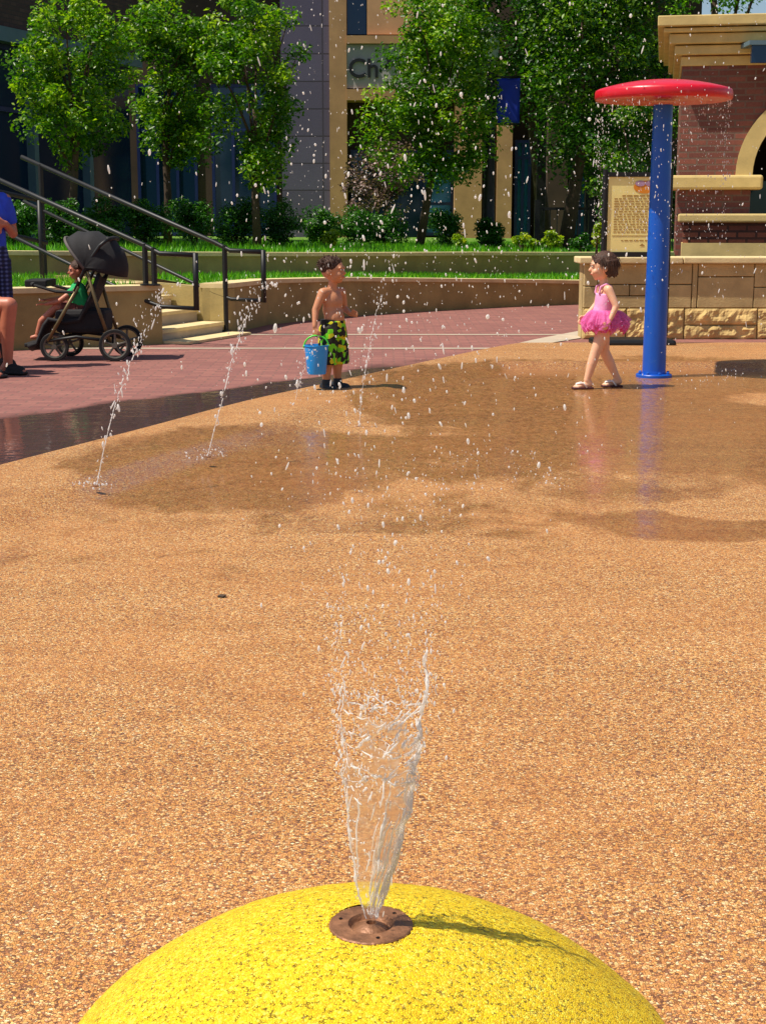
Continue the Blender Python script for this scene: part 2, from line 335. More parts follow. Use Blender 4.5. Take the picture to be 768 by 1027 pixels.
# ------------------------------------------------------------------ mesh helpers
class MB:
    def __init__(s): s.v = []; s.f = []
    def add(s, vs, fs):
        o = len(s.v); s.v.extend([tuple(p) for p in vs]); s.f.extend([tuple(i + o for i in f) for f in fs]); return s
    def box(s, a, b, bev=0.0, jitter=None):
        (x0, y0, z0), (x1, y1, z1) = a, b
        if bev <= 0:
            vs = [(x, y, z) for z in (z0, z1) for x, y in ((x0, y0), (x1, y0), (x1, y1), (x0, y1))]
            return s.add(vs, [(3, 2, 1, 0), (4, 5, 6, 7), (0, 1, 5, 4), (1, 2, 6, 5), (2, 3, 7, 6), (3, 0, 4, 7)])
        bm = bmesh.new(); bmesh.ops.create_cube(bm, size=1)
        for q in bm.verts: q.co = Vector(((x0 + x1) / 2 + q.co.x * (x1 - x0), (y0 + y1) / 2 + q.co.y * (y1 - y0), (z0 + z1) / 2 + q.co.z * (z1 - z0)))
        bmesh.ops.bevel(bm, geom=bm.edges[:], offset=bev, segments=2, profile=0.5, affect='EDGES')
        return s.addbm(bm)
    def addbm(s, bm, mtx=None):
        bm.verts.index_update()
        vs = [(mtx @ q.co) if mtx else q.co.copy() for q in bm.verts]
        fs = [[q.index for q in f.verts] for f in bm.faces]
        bm.free(); return s.add(vs, fs)
    def tube(s, pts, r, n=10, caps=True):
        pts = [Vector(p) for p in pts]
        rs = r if isinstance(r, (list, tuple)) else [r] * len(pts)
        rings = []; up = None
        for i, p in enumerate(pts):
            d = (pts[min(i + 1, len(pts) - 1)] - pts[max(i - 1, 0)])
            if d.length < 1e-9: d = Vector((0, 0, 1))
            d.normalize()
            if up is None:
                up = Vector((0, 0, 1)) if abs(d.z) < 0.9 else Vector((1, 0, 0))
            a = d.cross(up)
            if a.length < 1e-6: a = d.orthogonal()
            a.normalize(); b = a.cross(d).normalized(); up = b
            rings.append([p + (a * math.cos(k * 2 * math.pi / n) + b * math.sin(k * 2 * math.pi / n)) * rs[i] for k in range(n)])
        vs = [q for g in rings for q in g]; fs = []
        for i in range(len(rings) - 1):
            for k in range(n):
                k2 = (k + 1) % n
                fs.append((i * n + k, i * n + k2, (i + 1) * n + k2, (i + 1) * n + k))
        if caps:
            fs.append(tuple(range(n - 1, -1, -1))); fs.append(tuple((len(rings) - 1) * n + k for k in range(n)))
        return s.add(vs, fs)
    def lathe(s, prof, c=(0, 0, 0), n=48, close=True):
        c = Vector(c); vs = []; fs = []
        for (r, z) in prof:
            for k in range(n):
                a = k * 2 * math.pi / n
                vs.append(c + Vector((r * math.cos(a), r * math.sin(a), z)))
        for i in range(len(prof) - 1):
            for k in range(n):
                k2 = (k + 1) % n
                fs.append((i * n + k, i * n + k2, (i + 1) * n + k2, (i + 1) * n + k))
        if close:
            fs.append(tuple(range(n - 1, -1, -1))); fs.append(tuple((len(prof) - 1) * n + k for k in range(n)))
        return s.add(vs, fs)
    def ell(s, c, r, nu=10, nv=7, rot=None):
        c = Vector(c); vs = []; fs = []
        rr = (r, r, r) if not isinstance(r, (tuple, list)) else r
        for j in range(1, nv):
            th = math.pi * j / nv
            for i in range(nu):
                ph = 2 * math.pi * i / nu
                p = Vector((rr[0] * math.sin(th) * math.cos(ph), rr[1] * math.sin(th) * math.sin(ph), rr[2] * math.cos(th)))
                vs.append(c + (rot @ p if rot else p))
        top = Vector((0, 0, rr[2])); 
        vs.append(c + (rot @ top if rot else top)); vs.append(c - (rot @ top if rot else top))
        T = (nv - 1) * nu
        for j in range(nv - 2):
            for i in range(nu):
                i2 = (i + 1) % nu
                fs.append((j * nu + i, (j + 1) * nu + i, (j + 1) * nu + i2, j * nu + i2))
        for i in range(nu):
            i2 = (i + 1) % nu
            fs.append((T, i, i2)); fs.append((T + 1, (nv - 2) * nu + i2, (nv - 2) * nu + i))
        return s.add(vs, fs)
    def cap(s, p0, p1, r0, r1, n=12):
        p0, p1 = Vector(p0), Vector(p1); d = p1 - p0; L = max(d.length, 1e-6); u = d / L
        q = Vector((0, 0, 1)).rotation_difference(u)
        vs = []; fs = []; prof = []
        for k in range(1, 5): a = math.pi / 2 * k / 4; prof.append((r0 * math.sin(a), -r0 * math.cos(a)))
        for k in range(0, 4): a = math.pi / 2 * k / 4; prof.append((r1 * math.cos(a), L + r1 * math.sin(a)))
        for (r, z) in prof:
            for k in range(n):
                a = k * 2 * math.pi / n; vs.append(p0 + q @ Vector((r * math.cos(a), r * math.sin(a), z)))
        m = len(prof)
        for i in range(m - 1):
            for k in range(n):
                k2 = (k + 1) % n; fs.append((i * n + k, i * n + k2, (i + 1) * n + k2, (i + 1) * n + k))
        vs.append(p0 + q @ Vector((0, 0, -r0))); vs.append(p0 + q @ Vector((0, 0, L + r1)))
        for k in range(n):
            k2 = (k + 1) % n
            fs.append((m * n, k2, k)); fs.append((m * n + 1, (m - 1) * n + k, (m - 1) * n + k2))
        return s.add(vs, fs)
    def build(s, name, mt, parent=None, origin=None, smooth=False, attr=None, angle=None):
        me = bpy.data.meshes.new(name)
        o3 = world(parent) if parent is not None else Vector(origin if origin is not None else (0, 0, 0))
        if s.v:
            arr = np.array(s.v, dtype=np.float64) - np.array(o3)
            me.from_pydata(arr.tolist(), [], s.f)
        me.materials.append(mt)
        if attr:
            for k, (dom, data) in attr.items():
                a = me.attributes.new(k, 'FLOAT', dom); a.data.foreach_set('value', data)
        me.update()
        ob = bpy.data.objects.new(name, me); COL.objects.link(ob)
        if parent is not None: ob.parent = parent
        else: ob.location = o3
        if smooth:
            me.polygons.foreach_set('use_smooth', [True] * len(me.polygons))
            if angle is not None: me.set_sharp_from_angle(angle=R(angle))
        return ob

def world(o):
    p = Vector((0, 0, 0))
    while o is not None: p += o.location; o = o.parent
    return p
def tag(o, label=None, cat=None, group=None, kind=None):
    if label: o['label'] = label
    if cat: o['category'] = cat
    if group: o['group'] = group
    if kind: o['kind'] = kind
    return o
def thing(name, loc, label, cat, group=None):
    o = bpy.data.objects.new(name, None); COL.objects.link(o); o.location = loc; o.empty_display_size = 0.2
    return tag(o, label, cat, group)
def struct(o, kind='structure'): o['kind'] = kind; return o
def copy_tree(o, parent=None):
    c = o.copy(); COL.objects.link(c); c.parent = parent
    for ch in o.children: copy_tree(ch, c)
    return c

def fuse(mb, name, mt, parent=None, origin=None, voxel=0.008, smooth=6, factor=0.5, xf=None):
    """One continuous skin over overlapping closed shapes."""
    me = bpy.data.meshes.new('tmp'); me.from_pydata([tuple(p) for p in mb.v], [], mb.f); me.update()
    ob = bpy.data.objects.new('tmp', me); COL.objects.link(ob)
    m = ob.modifiers.new('r', 'REMESH'); m.mode = 'VOXEL'; m.voxel_size = voxel
    if smooth:
        k = ob.modifiers.new('s', 'SMOOTH'); k.iterations = smooth; k.factor = factor
    dg = bpy.context.evaluated_depsgraph_get(); dg.update()
    ev = ob.evaluated_get(dg)
    res = bpy.data.meshes.new_from_object(ev, depsgraph=dg)
    bpy.data.objects.remove(ob); bpy.data.meshes.remove(me)
    if xf is not None: res.transform(xf)
    o3 = world(parent) if parent is not None else Vector(origin or (0, 0, 0))
    res.transform(Matrix.Translation(-o3))
    res.name = name; res.materials.clear(); res.materials.append(mt)
    res.polygons.foreach_set('use_smooth', [True] * len(res.polygons))
    o = bpy.data.objects.new(name, res); COL.objects.link(o)
    if parent is not None: o.parent = parent
    else: o.location = o3
    return o

def text_mesh(txt, size, depth, name, mt, parent, loc, rot=(R(90), 0, 0), align='LEFT'):
    cu = bpy.data.curves.new('t', 'FONT'); cu.body = txt; cu.size = size; cu.extrude = depth; cu.align_x = align; cu.offset = size * 0.012
    ob = bpy.data.objects.new('t', cu); COL.objects.link(ob)
    dg = bpy.context.evaluated_depsgraph_get(); dg.update()
    me = bpy.data.meshes.new_from_object(ob.evaluated_get(dg)); bpy.data.objects.remove(ob)
    me.transform(Matrix.LocRotScale(Vector(loc), __import__('mathutils').Euler(rot), None))
    me.transform(Matrix.Translation(-world(parent)))
    me.materials.clear(); me.materials.append(mt)
    o = bpy.data.objects.new(name, me); COL.objects.link(o); o.parent = parent
    return o

def lerp(xs, ys, x): return float(np.interp(x, xs, ys))
# ------------------------------------------------------------------ light
SUN = Vector((-1.0, -0.32, 0)).normalized() * math.cos(R(62)) + Vector((0, 0, math.sin(R(62))))
w = bpy.data.worlds.new('World'); scene.world = w; w.use_nodes = True
sky = w.node_tree.nodes.new('ShaderNodeTexSky'); sky.sky_type = 'NISHITA'; sky.sun_disc = False
sky.sun_elevation = R(62); sky.sun_rotation = math.atan2(SUN.x, SUN.y)
bg = w.node_tree.nodes['Background']; bg.inputs[1].default_value = 0.08
w.node_tree.links.new(sky.outputs[0], bg.inputs[0])
ld = bpy.data.lights.new('sun', 'SUN'); ld.energy = 4.2; ld.angle = R(0.5); ld.color = (1.0, 0.93, 0.81)
lo = bpy.data.objects.new('sun', ld); COL.objects.link(lo)
lo.rotation_euler = SUN.to_track_quat('Z', 'Y').to_euler(); lo.location = (0, 0, 30)
scene.view_settings.view_transform = 'Standard'; scene.view_settings.look = 'None'
scene.view_settings.exposure = 0.38; scene.view_settings.gamma = 1.0; scene.view_settings.use_curve_mapping = False

scene.cycles.transparent_max_bounces = 48

# ------------------------------------------------------------------ ground, splash pad, plaza
BZ, RZ = -0.045, 0.02                   # basin and rim level of the splash pad
LY = [-3, 1, 4, 6, 7.56, 8.63, 10.31, 12.36, 14.24, 15.27, 15.36]
LX = [-5.6, -4.2, -3.1, -2.45, -1.98, -1.55, -0.98, -0.03, 0.80, 1.34, 1.42]
def smooth_interp(y):
    a = [lerp(LY, LX, y + d) for d in (-0.7, -0.45, -0.2, 0, 0.2, 0.45, 0.7)]
    return sum(a) / len(a) if y < 14.5 else lerp(LY, LX, y)
YEND = 15.36; XR = 9.0
def sst(a, b, x):
    t = min(1, max(0, (x - a) / (b - a))); return t * t * (3 - 2 * t)
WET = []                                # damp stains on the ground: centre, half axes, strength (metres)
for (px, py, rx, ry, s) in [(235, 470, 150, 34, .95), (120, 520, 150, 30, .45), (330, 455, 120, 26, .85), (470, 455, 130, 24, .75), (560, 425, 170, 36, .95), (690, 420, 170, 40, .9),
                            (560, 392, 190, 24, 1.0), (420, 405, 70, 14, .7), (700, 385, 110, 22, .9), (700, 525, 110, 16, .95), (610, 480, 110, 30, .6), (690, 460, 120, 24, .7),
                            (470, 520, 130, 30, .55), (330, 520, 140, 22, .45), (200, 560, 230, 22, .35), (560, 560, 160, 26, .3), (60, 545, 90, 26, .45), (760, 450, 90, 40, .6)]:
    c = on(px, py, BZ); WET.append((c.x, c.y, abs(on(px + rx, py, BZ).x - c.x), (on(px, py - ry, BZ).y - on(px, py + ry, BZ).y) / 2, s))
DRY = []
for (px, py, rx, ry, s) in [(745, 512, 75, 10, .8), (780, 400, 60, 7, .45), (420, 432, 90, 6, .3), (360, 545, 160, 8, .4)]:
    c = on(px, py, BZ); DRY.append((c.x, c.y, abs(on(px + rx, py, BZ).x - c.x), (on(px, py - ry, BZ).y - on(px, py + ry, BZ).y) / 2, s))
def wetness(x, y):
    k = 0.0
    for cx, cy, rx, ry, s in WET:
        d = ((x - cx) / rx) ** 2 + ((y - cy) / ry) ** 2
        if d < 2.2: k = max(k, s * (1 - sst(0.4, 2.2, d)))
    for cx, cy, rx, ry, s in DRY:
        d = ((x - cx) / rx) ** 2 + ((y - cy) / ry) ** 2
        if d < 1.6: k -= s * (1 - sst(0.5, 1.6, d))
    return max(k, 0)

ys = [-3 + 0.25 * i for i in range(16)] + list(np.arange(1.0, 13.15, 0.07)) + [13.15, 13.19, 13.22, 13.25, 13.4, 13.7, 14.1, 14.5, 14.9, 15.15, YEND]
mb = MB(); wv = []
toff = [0, .15, .3, .45, .55, .62, .68, .74, .8, .88, 1.0]
for y in ys:
    xl = smooth_interp(y)
    xs = [xl + 0.95 * t for t in toff]
    x0 = xs[-1]; n = 100
    xs += [x0 + (min(4.6, x0 + 6) - x0) * i / n for i in range(1, n + 1)] + [x0 + (min(4.6, x0 + 6) - x0) + (XR - min(4.6, x0 + 6)) * i / 6 for i in range(1, 7)]
    for x in xs:
        side = 1 - sst(0.55, 0.92, x - xl) if y < 12.8 else 1 - sst(0.66, 0.78, x - xl)
        rear = sst(13.15, 13.25, y)
        z = BZ + (RZ - BZ) * max(side, rear) + 0.004 * noise.noise((x * .6, y * .6, 0))
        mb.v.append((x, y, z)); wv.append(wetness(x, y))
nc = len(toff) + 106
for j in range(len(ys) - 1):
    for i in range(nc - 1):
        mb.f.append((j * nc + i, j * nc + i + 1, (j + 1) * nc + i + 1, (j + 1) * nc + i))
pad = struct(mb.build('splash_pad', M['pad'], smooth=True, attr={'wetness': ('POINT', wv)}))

# red paver plaza left of and behind the pad, ending exactly on the pad's edge
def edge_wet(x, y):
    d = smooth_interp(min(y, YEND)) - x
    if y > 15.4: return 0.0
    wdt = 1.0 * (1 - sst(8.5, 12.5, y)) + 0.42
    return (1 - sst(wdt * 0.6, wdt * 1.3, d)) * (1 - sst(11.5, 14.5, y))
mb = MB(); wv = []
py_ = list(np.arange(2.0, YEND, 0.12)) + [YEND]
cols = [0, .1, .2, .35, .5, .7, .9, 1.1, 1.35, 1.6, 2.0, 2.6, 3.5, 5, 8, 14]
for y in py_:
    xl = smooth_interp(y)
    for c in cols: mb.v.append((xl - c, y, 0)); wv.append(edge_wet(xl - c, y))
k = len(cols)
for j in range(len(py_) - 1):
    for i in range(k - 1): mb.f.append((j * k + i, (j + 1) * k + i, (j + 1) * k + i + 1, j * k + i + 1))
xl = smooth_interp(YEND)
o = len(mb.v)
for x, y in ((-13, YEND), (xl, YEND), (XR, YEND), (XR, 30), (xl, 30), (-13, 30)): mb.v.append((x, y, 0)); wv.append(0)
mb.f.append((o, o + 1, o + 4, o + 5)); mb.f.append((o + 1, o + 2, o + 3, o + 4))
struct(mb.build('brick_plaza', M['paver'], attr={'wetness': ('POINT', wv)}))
mb = MB(); mb.add([(-300, -100, -0.25), (300, -100, -0.25), (300, 500, -0.25), (-300, 500, -0.25)], [(0, 1, 2, 3)])
struct(mb.build('ground', M['ground']))

def strip(pts, z, name, mt):
    m = MB(); m.add([(p[0], p[1], z) for p in pts], [tuple(range(len(pts)))]); return struct(m.build(name, mt))
strip([(-9, 14.80), (1.02, 14.80), (1.10, 14.92), (-9, 14.92)], 0.004, 'concrete_band', M['concrete'])
strip([(-9, 16.62), (2.02, 16.62), (2.04, 16.74), (-9, 16.74)], 0.004, 'concrete_band', M['concrete'])
strip([on(490, 355.5)[:2], on(520, 347)[:2], on(545, 345.5)[:2], on(582, 339.5)[:2], on(582, 332)[:2], on(540, 340)[:2], on(500, 349)[:2], on(478, 355)[:2]], 0.008, 'concrete_path', M['concrete'])

# ------------------------------------------------------------------ terraced walls and lawns
def wall_path(pts, th, name, mt, label, cat='wall', capmat=None, capt=0.05, over=0.03, group=None):
    """pts: (x, y, z0, z1); the visible face runs along pts, thickness goes to its left side."""
    P = [Vector((p[0], p[1], 0)) for p in pts]
    def offs(d):
        out = []
        for i in range(len(P)):
            a = (P[i] - P[i - 1]).normalized() if i > 0 else None
            b = (P[i + 1] - P[i]).normalized() if i < len(P) - 1 else None
            t = (a + b).normalized() if a and b else (a or b)
            out.append(P[i] + Vector((-t.y, t.x, 0)) * d)
        return out
    def prism(m, d0, d1, lo, hi):
        A, B = offs(d0), offs(d1); n = len(P); vs = []
        for i in range(n): vs += [(A[i].x, A[i].y, lo[i]), (A[i].x, A[i].y, hi[i]), (B[i].x, B[i].y, hi[i]), (B[i].x, B[i].y, lo[i])]
        fs = []
        for i in range(n - 1):
            for k in range(4): k2 = (k + 1) % 4; fs.append((i * 4 + k, (i + 1) * 4 + k, (i + 1) * 4 + k2, i * 4 + k2))
        fs += [(0, 1, 2, 3), tuple((n - 1) * 4 + k for k in (3, 2, 1, 0))]
        m.add(vs, fs)
    root = thing(name, (P[0].x, P[0].y, 0), label, cat, group)
    m = MB(); prism(m, 0, th, [p[2] for p in pts], [p[3] - capt for p in pts]); m.build('wall_face', mt, root)
    m = MB(); prism(m, -over, th + over, [p[3] - capt for p in pts], [p[3] for p in pts]); m.build('coping', capmat or M['cap'], root)
    return root
LOW = [(-1.74, 16.77, 0, .56), (-1.39, 18.3, 0, .55), (-0.45, 19.95, 0, .51), (0.55, 21.0, 0, .46), (1.7, 22.0, 0, .41), (2.96, 22.8, 0, .36), (5.0, 23.7, 0, .33), (8, 24.6, 0, .3)]
wall_path(LOW, 0.28, 'retaining_wall', M['wallface'], 'low curved tan retaining wall beside the red brick plaza, lawn strip on top')
wall_path([(-7.5, 12.9, 0, .6), (-4.2, 14.35, 0, .6), (-2.26, 15.4, 0, .6), ], 0.3, 'retaining_wall', M['wallface'], 'low tan wall left of the concrete steps, behind the stroller')
# the same wall's return beside the steps
UPP = [(-8.5, 16.2, .3, .95), (-5, 17.9, .3, .9), (-2.92, 19.0, .3, .86), (-0.6, 21.0, .25, .81), (1.4, 23.3, .2, .77), (3.2, 25.0, .2, .73), (8, 27.2, .2, .7)]
wall_path(UPP, 0.28, 'retaining_wall', M['wallface'], 'upper tan retaining wall between the two lawn strips, in front of the bushes')

def lawn(a, b, name, sub=24):
    m = MB(); n = 40
    L = lambda P, t: [np.interp(t, np.linspace(0, 1, len(P)), [p[k] for p in P]) for k in range(3)]
    for i in range(n + 1):
        p, q = L(a, i / n), L(b, i / n)
        for j in range(sub + 1):
            t = j / sub; m.v.append(tuple(p[k] * (1 - t) + q[k] * t for k in range(3)))
    for i in range(n):
        for j in range(sub): m.f.append((i * (sub + 1) + j, (i + 1) * (sub + 1) + j, (i + 1) * (sub + 1) + j + 1, i * (sub + 1) + j + 1))
    return struct(m.build(name, M['turf'], smooth=True))
lowtop = [(-1.95, 17.0, .5), (-1.6, 18.45, .5), (-0.62, 20.15, .46), (0.4, 21.2, .42), (1.6, 22.2, .37), (2.9, 23.0, .33), (5, 23.95, .3), (8, 24.9, .27)]
uppbase = [(-2.9, 18.9, .55), (-1.8, 19.9, .52), (-0.6, 20.97, .48), (0.5, 22.2, .43), (1.4, 23.25, .38), (3.2, 24.95, .34), (5.5, 26.0, .32), (8, 27.15, .3)]
lawn(lowtop, uppbase, 'lawn')
lefttop = [(-7.6, 13.2, .55), (-4.3, 14.65, .55), (-2.5, 15.6, .55)]
leftup = [(-8.5, 16.1, .56), (-5, 17.8, .56), (-4.0, 18.35, .56)]
lawn(lefttop, leftup, 'lawn')
upptop = [(-8.6, 16.5, .88), (-5.1, 18.2, .83), (-3.1, 19.25, .79), (-0.8, 21.2, .75), (1.2, 23.5, .71), (3.1, 25.25, .67), (8, 27.5, .65)]
back = [(-16, 44, .9), (-10, 44, .9), (-5, 44, .9), (0, 44, .9), (5, 44, .9), (9, 44, .9), (16, 44, .9)]
lawn(upptop, back, 'lawn', 40)
def blades(a, b, count, width, name, h=(.05, .11), zoff=0.0):
    L = lambda P, t: [np.interp(t, np.linspace(0, 1, len(P)), [p[k] for p in P]) for k in range(3)]
    m = MB(); tint = []
    for _ in range(count):
        t = random.random(); s = random.random() * width
        p, q = L(a, t), L(b, t); c = Vector([p[k] * (1 - s) + q[k] * s for k in range(3)])
        hh = random.uniform(*h); an = random.uniform(0, math.pi); wd = random.uniform(.008, .016)
        lean = Vector((random.gauss(0, .03), random.gauss(0, .03), hh)); d = Vector((math.cos(an), math.sin(an), 0)) * wd
        m.add([c - d, c + d, c + lean], [(0, 1, 2)]); tint.append(random.random())
    o = m.build(name, M['grass'], attr={'tint': ('FACE', tint)}); o['kind'] = 'stuff'; return o
blades(lowtop, uppbase, 9000, 1.0, 'grass')
blades(lefttop, leftup, 5000, 1.0, 'grass')
blades(upptop, [(p[0], p[1] + 7, p[2] + .05) for p in upptop], 16000, 1.0, 'grass', h=(.06, .14))

# ------------------------------------------------------------------ concrete steps and hand rails
U = Vector((-0.935, 0.355, 0)); V = Vector((0.355, 0.935, 0))      # up the stair / along a step
S0 = Vector((-2.26, 15.42, 0))
st = thing('concrete_steps', S0, 'pale concrete steps climbing between two low tan walls', 'steps')
for i in range(4):
    m = MB(); a = S0 + U * (0.32 * i + 0.02) + V * 0.0; b = a + V * 1.40; back_ = U * (1.7 - 0.32 * i)
    z0, z1 = 0.0 if i == 0 else 0.142 * i + 0.001, 0.142 * (i + 1)
    q = [a, b, b + back_, a + back_]
    m.add([(p.x, p.y, z0) for p in q] + [(p.x, p.y, z1 - .035) for p in q], [(3, 2, 1, 0), (0, 1, 5, 4), (1, 2, 6, 5), (2, 3, 7, 6), (3, 0, 4, 7)])
    m.build('riser', M['concrete'], st)
    m = MB(); a2 = a - U * 0.02; q = [a2, a2 + V * 1.40, b + back_, a + back_]
    m.add([(p.x, p.y, z1 - .035) for p in q] + [(p.x, p.y, z1) for p in q], [(3, 2, 1, 0), (4, 5, 6, 7), (0, 1, 5, 4), (1, 2, 6, 5), (2, 3, 7, 6), (3, 0, 4, 7)])
    m.build('tread', M['cap'], st)
m = MB(); a = S0 - U * .3; b = a + V * 1.45
q = [a, b, b + U * .3, a + U * .3]; m.add([(p.x, p.y, 0.004) for p in q] + [(p.x, p.y, .03) for p in q], [(4, 5, 6, 7), (0, 1, 5, 4), (1, 2, 6, 5), (2, 3, 7, 6), (3, 0, 4, 7)])
m.build('landing', M['cap'], st)
m = MB(); a = S0 + V * 1.42; b = a + U * 2.2; q = [a, b, b + V * .25, a + V * .25]
m.add([(p.x, p.y, 0) for p in q] + [(q[0].x, q[0].y, .50), (q[1].x, q[1].y, .62), (q[2].x, q[2].y, .62), (q[3].x, q[3].y, .50)], [(4, 5, 6, 7), (0, 1, 5, 4), (1, 2, 6, 5), (2, 3, 7, 6), (3, 0, 4, 7)])
m.build('cheek_wall', M['wallface'], st)
m = MB(); a = S0 + U * 1.35; q = [a, a + V * 1.42, a + V * 1.42 + U * 3.5, a + U * 3.5]
m.add([(p.x, p.y, .562) for p in q], [(0, 1, 2, 3)]); struct(m.build('path', M['concrete']))

def handrail(base, label, s_end=2.6, foot_z=0.0, extra=()):
    root = thing('handrail', base, label, 'handrail', 'black handrails beside the concrete steps')
    r = 0.026; sl = 0.43
    e = base - U * 0.45
    top = [base + U * s_end + Vector((0, 0, .96 + sl * s_end * .9)), base + U * 0.15 + Vector((0, 0, .97 + sl * .1)), base - U * .05 + Vector((0, 0, .92)), e + Vector((0, 0, .91))]
    MB().tube(top, r, 8).build('top_rail', M['black_metal'], root, smooth=True)
    low = [base + U * s_end + Vector((0, 0, .46 + sl * s_end * .9)), base + U * 0.15 + Vector((0, 0, .45)), base - U * .05 + Vector((0, 0, .39)), e + Vector((0, 0, .38))]
    MB().tube(low, r * .8, 8).build('lower_rail', M['black_metal'], root, smooth=True)
    MB().tube([e + Vector((0, 0, .93)), e + Vector((0, 0, .36))], r * 1.1, 8).build('rail_end', M['black_metal'], root, smooth=True)
    for s in (0.02, s_end - .25) + extra:
        p = base + U * s
        m = MB().tube([p + Vector((0, 0, foot_z)), p + Vector((0, 0, .97 + sl * s * .9))], r * 1.1, 8)
        m.lathe([(.06, .0), (.06, .015), (.03, .02)], (p.x, p.y, max(foot_z, max(0, .142 * int(s / .32 + .9)) if s > .1 else 0.03)), 12)
        m.build('post', M['black_metal'], root, smooth=True, angle=40)
    return root
handrail(S0 + V * 1.44 - U * 0.02, 'black metal handrail on the right side of the concrete steps')
handrail(S0 - V * 0.14 - U * 0.02, 'black metal handrail on the left side of the steps, above the low wall', foot_z=.6, extra=(.12,))
def long_rail(p, q, label):
    root = thing('handrail', p, label, 'handrail', 'black handrails beside the concrete steps')
    for z in (.95, .5): MB().tube([p + Vector((0, 0, z + .55)), q + Vector((0, 0, z))], .024, 8).build('top_rail' if z > .8 else 'lower_rail', M['black_metal'], root, smooth=True)
    for t in (0.05, .5, .97):
        c = p.lerp(q, t); MB().tube([c + Vector((0, 0, .0)), c + Vector((0, 0, .95 + .55 * (1 - t)))], .028, 8).build('post', M['black_metal'], root, smooth=True)
long_rail(Vector((-6.3, 17.2, .5)), Vector((-3.75, 17.0, .5)), 'black metal railing crossing the lawn at the left edge, behind the stroller')

# ------------------------------------------------------------------ stone planter
SX, SY = 2.13, 16.05
sp = thing('stone_planter', (SX, SY, 0), 'yellow sandstone block planter wall with cream coping, behind the blue pole', 'planter')
m = MB(); m.box((SX + .03, SY + .03, 0), (9.2, SY + .38, .80)); m.box((SX + .5, SY + .38, 0), (9.2, SY + 1.9, .78)); m.build('core', M['mortar'], sp)
def stone(m, x0, x1, z0, z1, rough, y=SY, side=False):
    g = .0045
    bm = bmesh.new(); bmesh.ops.create_cube(bm, size=1)
    sx, sz = x1 - x0 - 2 * g, z1 - z0 - 2 * g; d = .10
    for q in bm.verts: q.co = Vector((q.co.x * sx, q.co.y * d, q.co.z * sz))
    bmesh.ops.bevel(bm, geom=bm.edges[:], offset=.006 if not rough else .012, segments=1, affect='EDGES')
    if rough:
        bm.free(); bm = bmesh.new(); nx, nz_ = max(3, int(sx / .02)), max(3, int(sz / .02)); sd = random.uniform(0, 100)
        gv = [[None] * (nz_ + 1) for _ in range(nx + 1)]
        for i in range(nx + 1):
            for k_ in range(nz_ + 1):
                px_, pz_ = (i / nx - .5) * sx, (k_ / nz_ - .5) * sz
                e = min(1, min(sx / 2 - abs(px_), sz / 2 - abs(pz_)) / .03)
                ins = max(0, e) * (.020 + .030 * noise.noise((px_ * 7 + sd, pz_ * 7, 0)) + .022 * noise.noise((px_ * 17 + sd, pz_ * 17, 5)) + .010 * noise.noise((px_ * 44 + sd, pz_ * 44, 9)))
                gv[i][k_] = bm.verts.new((px_, -d / 2 - ins, pz_))
        for i in range(nx):
            for k_ in range(nz_): bm.faces.new((gv[i][k_], gv[i + 1][k_], gv[i + 1][k_ + 1], gv[i][k_ + 1]))
        ring = [gv[i][0] for i in range(nx + 1)] + [gv[nx][k_] for k_ in range(1, nz_ + 1)] + [gv[i][nz_] for i in range(nx - 1, -1, -1)] + [gv[0][k_] for k_ in range(nz_ - 1, 0, -1)]
        bk = [bm.verts.new((q.co.x, d / 2, q.co.z)) for q in ring]
        for i in range(len(ring)): j = (i + 1) % len(ring); bm.faces.new((ring[j], ring[i], bk[i], bk[j]))
        cc_ = Vector(((x0 + x1) / 2, y + d / 2, (z0 + z1) / 2))
        for q in bm.verts: q.co += cc_
        m.addbm(bm); return
    c = Vector(((x0 + x1) / 2, y + d / 2, (z0 + z1) / 2)); sd = random.uniform(0, 100)
    for q in bm.verts:
        if rough and q.co.y < -d * .3:
            e = min(1, min(sx / 2 - abs(q.co.x), sz / 2 - abs(q.co.z)) / .035)
            q.co.y -= max(0, e) * (.016 + .022 * noise.noise((q.co.x * 9 + sd, q.co.z * 9, 0)) + .018 * noise.noise((q.co.x * 24 + sd, q.co.z * 24, 5)))
        elif q.co.y < 0: q.co.y += random.uniform(-.002, .002)
        q.co += c
    m.addbm(bm)
lower, upper = MB(), MB()
x = SX; k = 0
for wdt in (.16, .30, .62, .78, .40, .56, .74, .50, .66, .72, .6, .8):
    stone(lower, x, x + wdt, 0.0, .33, True) if k % 3 else (stone(lower, x, x + wdt, 0.0, .15, True), stone(lower, x, x + wdt, .15, .33, True))
    x += wdt; k += 1
for x0, x1, z0, z1 in [(2.13, 2.28, .33, .56), (2.13, 2.28, .56, .80), (2.28, 2.84, .33, .46), (2.28, 2.62, .46, .58), (2.62, 2.84, .46, .58), (2.28, 2.98, .58, .80), (2.84, 3.28, .33, .58), (2.98, 3.28, .58, .8),
                       (3.28, 3.34, .33, .8), (3.34, 3.94, .33, .66), (3.34, 3.94, .66, .80), (3.94, 4.62, .33, .55), (3.94, 4.18, .55, .80), (4.18, 4.80, .55, .80), (4.62, 5.3, .33, .55), (4.8, 5.3, .55, .8),
                       (5.3, 6.0, .33, .6), (5.3, 6.3, .6, .8), (6.0, 6.9, .33, .6), (6.3, 7.2, .6, .8), (6.9, 8, .33, .6), (7.2, 8, .6, .8), (8, 9.2, .33, .8)]:
    stone(upper, x0, x1, z0, z1, False)
lower.build('split_stone_course', M['rough_stone'], sp); upper.build('sawn_stone_course', M['ashlar'], sp)
m = MB(); m.box((SX + .001, SY + .11, 0.002), (SX + .029, SY + .38, .798)); m.build('end_face', M['ashlar'], sp)
